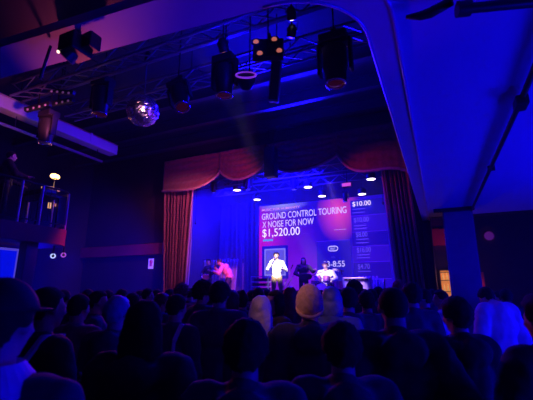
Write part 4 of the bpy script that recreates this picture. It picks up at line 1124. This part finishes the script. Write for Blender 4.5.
# phones
def phone(t, k, label, col, glow=None):
    J = POSES[k]['J']; w = world_pt(t, J['wrR']+J['hdR'].normalized()*.10+J['pnR'].normalized()*.035)
    o = thing('smartphone', label, 'phone', w); o.rotation_euler = (0, 0, t.rotation_euler.z)
    MB().box((0, 0, .02), (.075, .010, .15)).build('case', M_black, o, world=False, bevel=.003)
    MB().box((0, -.006, .02), (.068, .003, .14)).build('screen', col, o, world=False)
    return o
phone(pp1, 'phone', 'lit smartphone held up at the left of the crowd', emat('phone_violet', (.55, .35, 1), .8))
q = aD(278, 321, 3.95)
J = POSES['folded']['J']; w = world_pt(wmn, J['wrR']+J['hdR'].normalized()*.08+V((0, .05, .03)))
o = thing('smartphone', 'smartphone with a bright warm screen held by the woman right of the blonde', 'phone', w); o.rotation_euler = (.2, .25, wmn.rotation_euler.z)
MB().box((0, 0, .0), (.075, .010, .14)).build('case', M_black, o, world=False, bevel=.003)
MB().box((0, .006, .0), (.066, .003, .13)).build('screen', emat('phone_warm', (1, .6, .35), 1.8), o, world=False)
# people on the gallery
q = aX(11, 150, -8.62)
person('person in dark clothes working at the mixing desk up on the left gallery', (-8.62, 4.78, 3.2), -.35, .97, 'desk', 0, 'short', 'black', 'jacket', 'black', 'black')
person('person in a cream top behind the gallery railing at the left edge', (-8.75, 4.15, 3.2), -.6, .93, 'folded', 0, 'short', 'brown', 'tshirt', 'cream', 'black')

# ================================================================== LIGHTS
for i, p in enumerate(pts):
    light('SPOT', 'downlight_beam', p-V((0, 0, .05)), 900, BLUE if i not in (2, 5) else VIO, p-V((0, 0, 4)), .12, 44, .6)
light('AREA', 'stage_blue_wash', (-5, 12.3, 6.1), 900, BLUE, (-5, 14.6, 2), 2.5)
light('AREA', 'stage_back_wash', (-8.3, 13.4, 6.0), 800, BLUE, (-8.6, 15.4, 3), 1.0)
light('SPOT', 'follow_spot', (-3.0, 4.7, 6.1), 17000, (1, .82, .62), sing.location+V((0, 0, 1.25)), .1, 6.0, .4)
light('SPOT', 'left_spot', (-2.2, 4.7, 6.1), 8000, (1, .10, .42), s2p.location+V((.1, 0, 1.2)), .1, 8, .5)
light('SPOT', 'drum_spot', (-3.6, 4.7, 6.1), 14000, (1, .74, .86), (DX, DY+.1, RZ+.72), .1, 4.6, .4)
light('SPOT', 'amp_spot', (ax_-.5, 11.9, 5.6), 2000, (1, .55, .9), (ax_, 13.3, SZ+.5), .1, 12, .6)
# hall lamps
light('SPOT', 'curtain_left_wash', (-4.6, 8.6, 5.6), 480, (1, .22, .50), (-8.8, 11, 4.0), .1, 52, .7)
light('SPOT', 'valance_wash', (-3.6, 8.0, 4.6), 170, (1, .08, .5), (-7.0, 11, 5.8), .1, 40, .8)
light('SPOT', 'curtain_right_wash', (-3.6, 8.6, 5.6), 50, (1, .06, .3), (-.9, 11, 4.8), .2, 40, .7)
light('AREA', 'ceiling_blue_wash', (-3.2, 6.9, 5.7), 150, BLUE, (-3.0, 6.6, 7.2), 1.2)
light('AREA', 'hall_blue_wash', (-3.5, 9.6, 6.3), 520, BLUE, (-2.5, 2.0, 1.0), 1.6)
light('AREA', 'soffit_blue_right', (5.0, 6.0, .6), 400, BLUE, (2.0, 6.5, 3.7), 2.5)
light('AREA', 'soffit_blue_near', (3.2, 2.0, 1.0), 100, BLUE, (1.0, 3.0, 3.7), 1.5)
light('SPOT', 'strip_violet', (-2.0, 3.6, 1.9), 45, (.10, .005, 1), (-.9, 2.0, 3.7), .2, 70, .8)
light('SPOT', 'strip_red', (-4.4, 3.4, 2.7), 120, (1, .10, .30), (-2.55, 1.85, 3.7), .1, 26, 1.0)
light('SPOT', 'duct_red', (-6.5, 4.4, 5.0), 110, (1, .16, .4), (-9, 4.6, 6.1), .1, 60, .8)
light('SPOT', 'duct_blue', (-6.0, 7.5, 5.2), 130, (.15, .01, 1), (-9, 7.0, 6.1), .1, 50, .8)
light('POINT', 'gallery_under_glow', (-9.4, 6.3, 2.3), 45, BLUE, size=.1)
light('SPOT', 'left_wall_blue', (-8.4, 6.4, 2.5), 3200, BLUE, (-12.5, 10.5, 2.0), .1, 80, .8)
light('POINT', 'booth_lamp_glow', (-8.42, aX(55, 176.5, -8.42).y, 4.36), 5, WARM, size=.06)
light('SPOT', 'gallery_red', (-6.8, 7.4, 4.2), 170, (1, .05, .25), (-8.1, 6.15, 3.0), .1, 24, .8)
light('SPOT', 'ledge_red', (-9.0, 7.0, 5.5), 60, (1, .05, .2), (-10.0, 11, 3.2), .1, 26, .8)
light('SPOT', 'crowd_magenta', (-8.6, 9.8, 4.6), 450, (1, .06, .45), (-3.6, 4.0, 1.6), .1, 50, .8)
light('SPOT', 'disc_wash', (1.5, 11.6, 2.4), 14, (1, .25, .5), (1.45, 13.4, 3.42), .05, 14, .5)
light('SPOT', 'gallery_people_fill', (-5.5, 6.6, 6.0), 90, (1, .10, .30), (-8.6, 4.9, 4.6), .1, 22, .7)  # unseen spot added to bring out the people on the gallery
light('SPOT', 'truss_blue_fill', (-1.2, 3.4, 5.2), 160, BLUE, (-4.8, 4.9, 6.3), .1, 60, .8)  # unseen spot added so the truss lines show blue
light('SPOT', 'gallery_blue_fill', (-5.6, 3.0, 3.3), 30, BLUE, (-8.0, 4.9, 3.0), .1, 40, .8)  # unseen wash added for the front of the gallery slab
light('SPOT', 'crowd_warm_fill', (-1.6, .6, 3.5), 80, (1, .36, .40), aD(296, 303, 3.0), .05, 18, .8)  # unseen spot added to brighten the beanie and the blonde hair
light('SPOT', 'face_pink_fill', (-3.4, 3.6, 5.9), 130, (1, .3, .5), wmn.location+V((0, 0, 1.58)), .05, 9, .8)  # unseen spot added for the turned woman's face
light('SPOT', 'hoodie_blue_fill', (1.6, 2.2, 3.5), 50, (.03, .02, 1), hd.location+V((0, 0, 1.3)), .1, 22, .8)  # unseen spot added to brighten the grey hoodie
light('SPOT', 'mirror_violet_fill', (-2.6, 5.2, 4.0), 150, (.35, .03, 1), pc, .15, 12, .5)  # this and the warm one: unseen spots added for mirror ball reflections
light('SPOT', 'mirror_warm_fill', (-3.2, 3.2, 4.6), 110, (1, .5, .35), pc, .1, 12, .5)
light('POINT', 'bar_glow', (.1, 12.9, 2.2), 4, (1, .3, .1), size=.1)
light('SPOT', 'panel_red', (.75, 12.0, 2.7), 28, (1, .06, .10), (.05, 13.4, 3.5), .1, 34, .8)
light('SPOT', 'door_red', (1.3, 12.4, 2.9), 30, (1, .15, .05), (1.0, 13.4, 1.9), .1, 22, .8)

# haze
w = bpy.data.worlds.new('world'); S.world = w; w.use_nodes = True
w.node_tree.nodes['Background'].inputs[0].default_value = (0, 0, 0, 1); w.node_tree.nodes['Background'].inputs[1].default_value = 0
wn = w.node_tree; pv = wn.nodes.new('ShaderNodeVolumeScatter'); pv.inputs['Anisotropy'].default_value = .2
ge = wn.nodes.new('ShaderNodeNewGeometry'); sx_ = wn.nodes.new('ShaderNodeSeparateXYZ'); wn.links.new(ge.outputs['Position'], sx_.inputs[0])
mr = wn.nodes.new('ShaderNodeMapRange'); mr.interpolation_type = 'SMOOTHSTEP'    # the smoke hangs over the stage and thins out in the hall
for k_, v_ in (('From Min', 10.6), ('From Max', 12.4), ('To Min', .0016), ('To Max', .030)): mr.inputs[k_].default_value = v_
wn.links.new(sx_.outputs['Y'], mr.inputs['Value']); wn.links.new(mr.outputs[0], pv.inputs['Density'])
wn.links.new(pv.outputs[0], wn.nodes['World Output'].inputs['Volume'])

# ================================================================== CAMERA
cam = bpy.data.cameras.new('camera'); co = bpy.data.objects.new('camera', cam); COL.objects.link(co)
cam.sensor_width = 36; cam.lens = FPX/533*36; cam.clip_start = .05
co.location = CAM; co.rotation_euler = FW.to_track_quat('-Z', 'Y').to_euler()
cam.dof.use_dof = True; cam.dof.focus_distance = 13; cam.dof.aperture_fstop = 3.2
S.camera = co
S.view_settings.view_transform = 'Standard'; S.view_settings.look = 'None'; S.view_settings.gamma = 1; S.view_settings.exposure = 0
S.cycles.use_denoising = True
S.cycles.max_bounces = 4; S.cycles.volume_bounces = 0
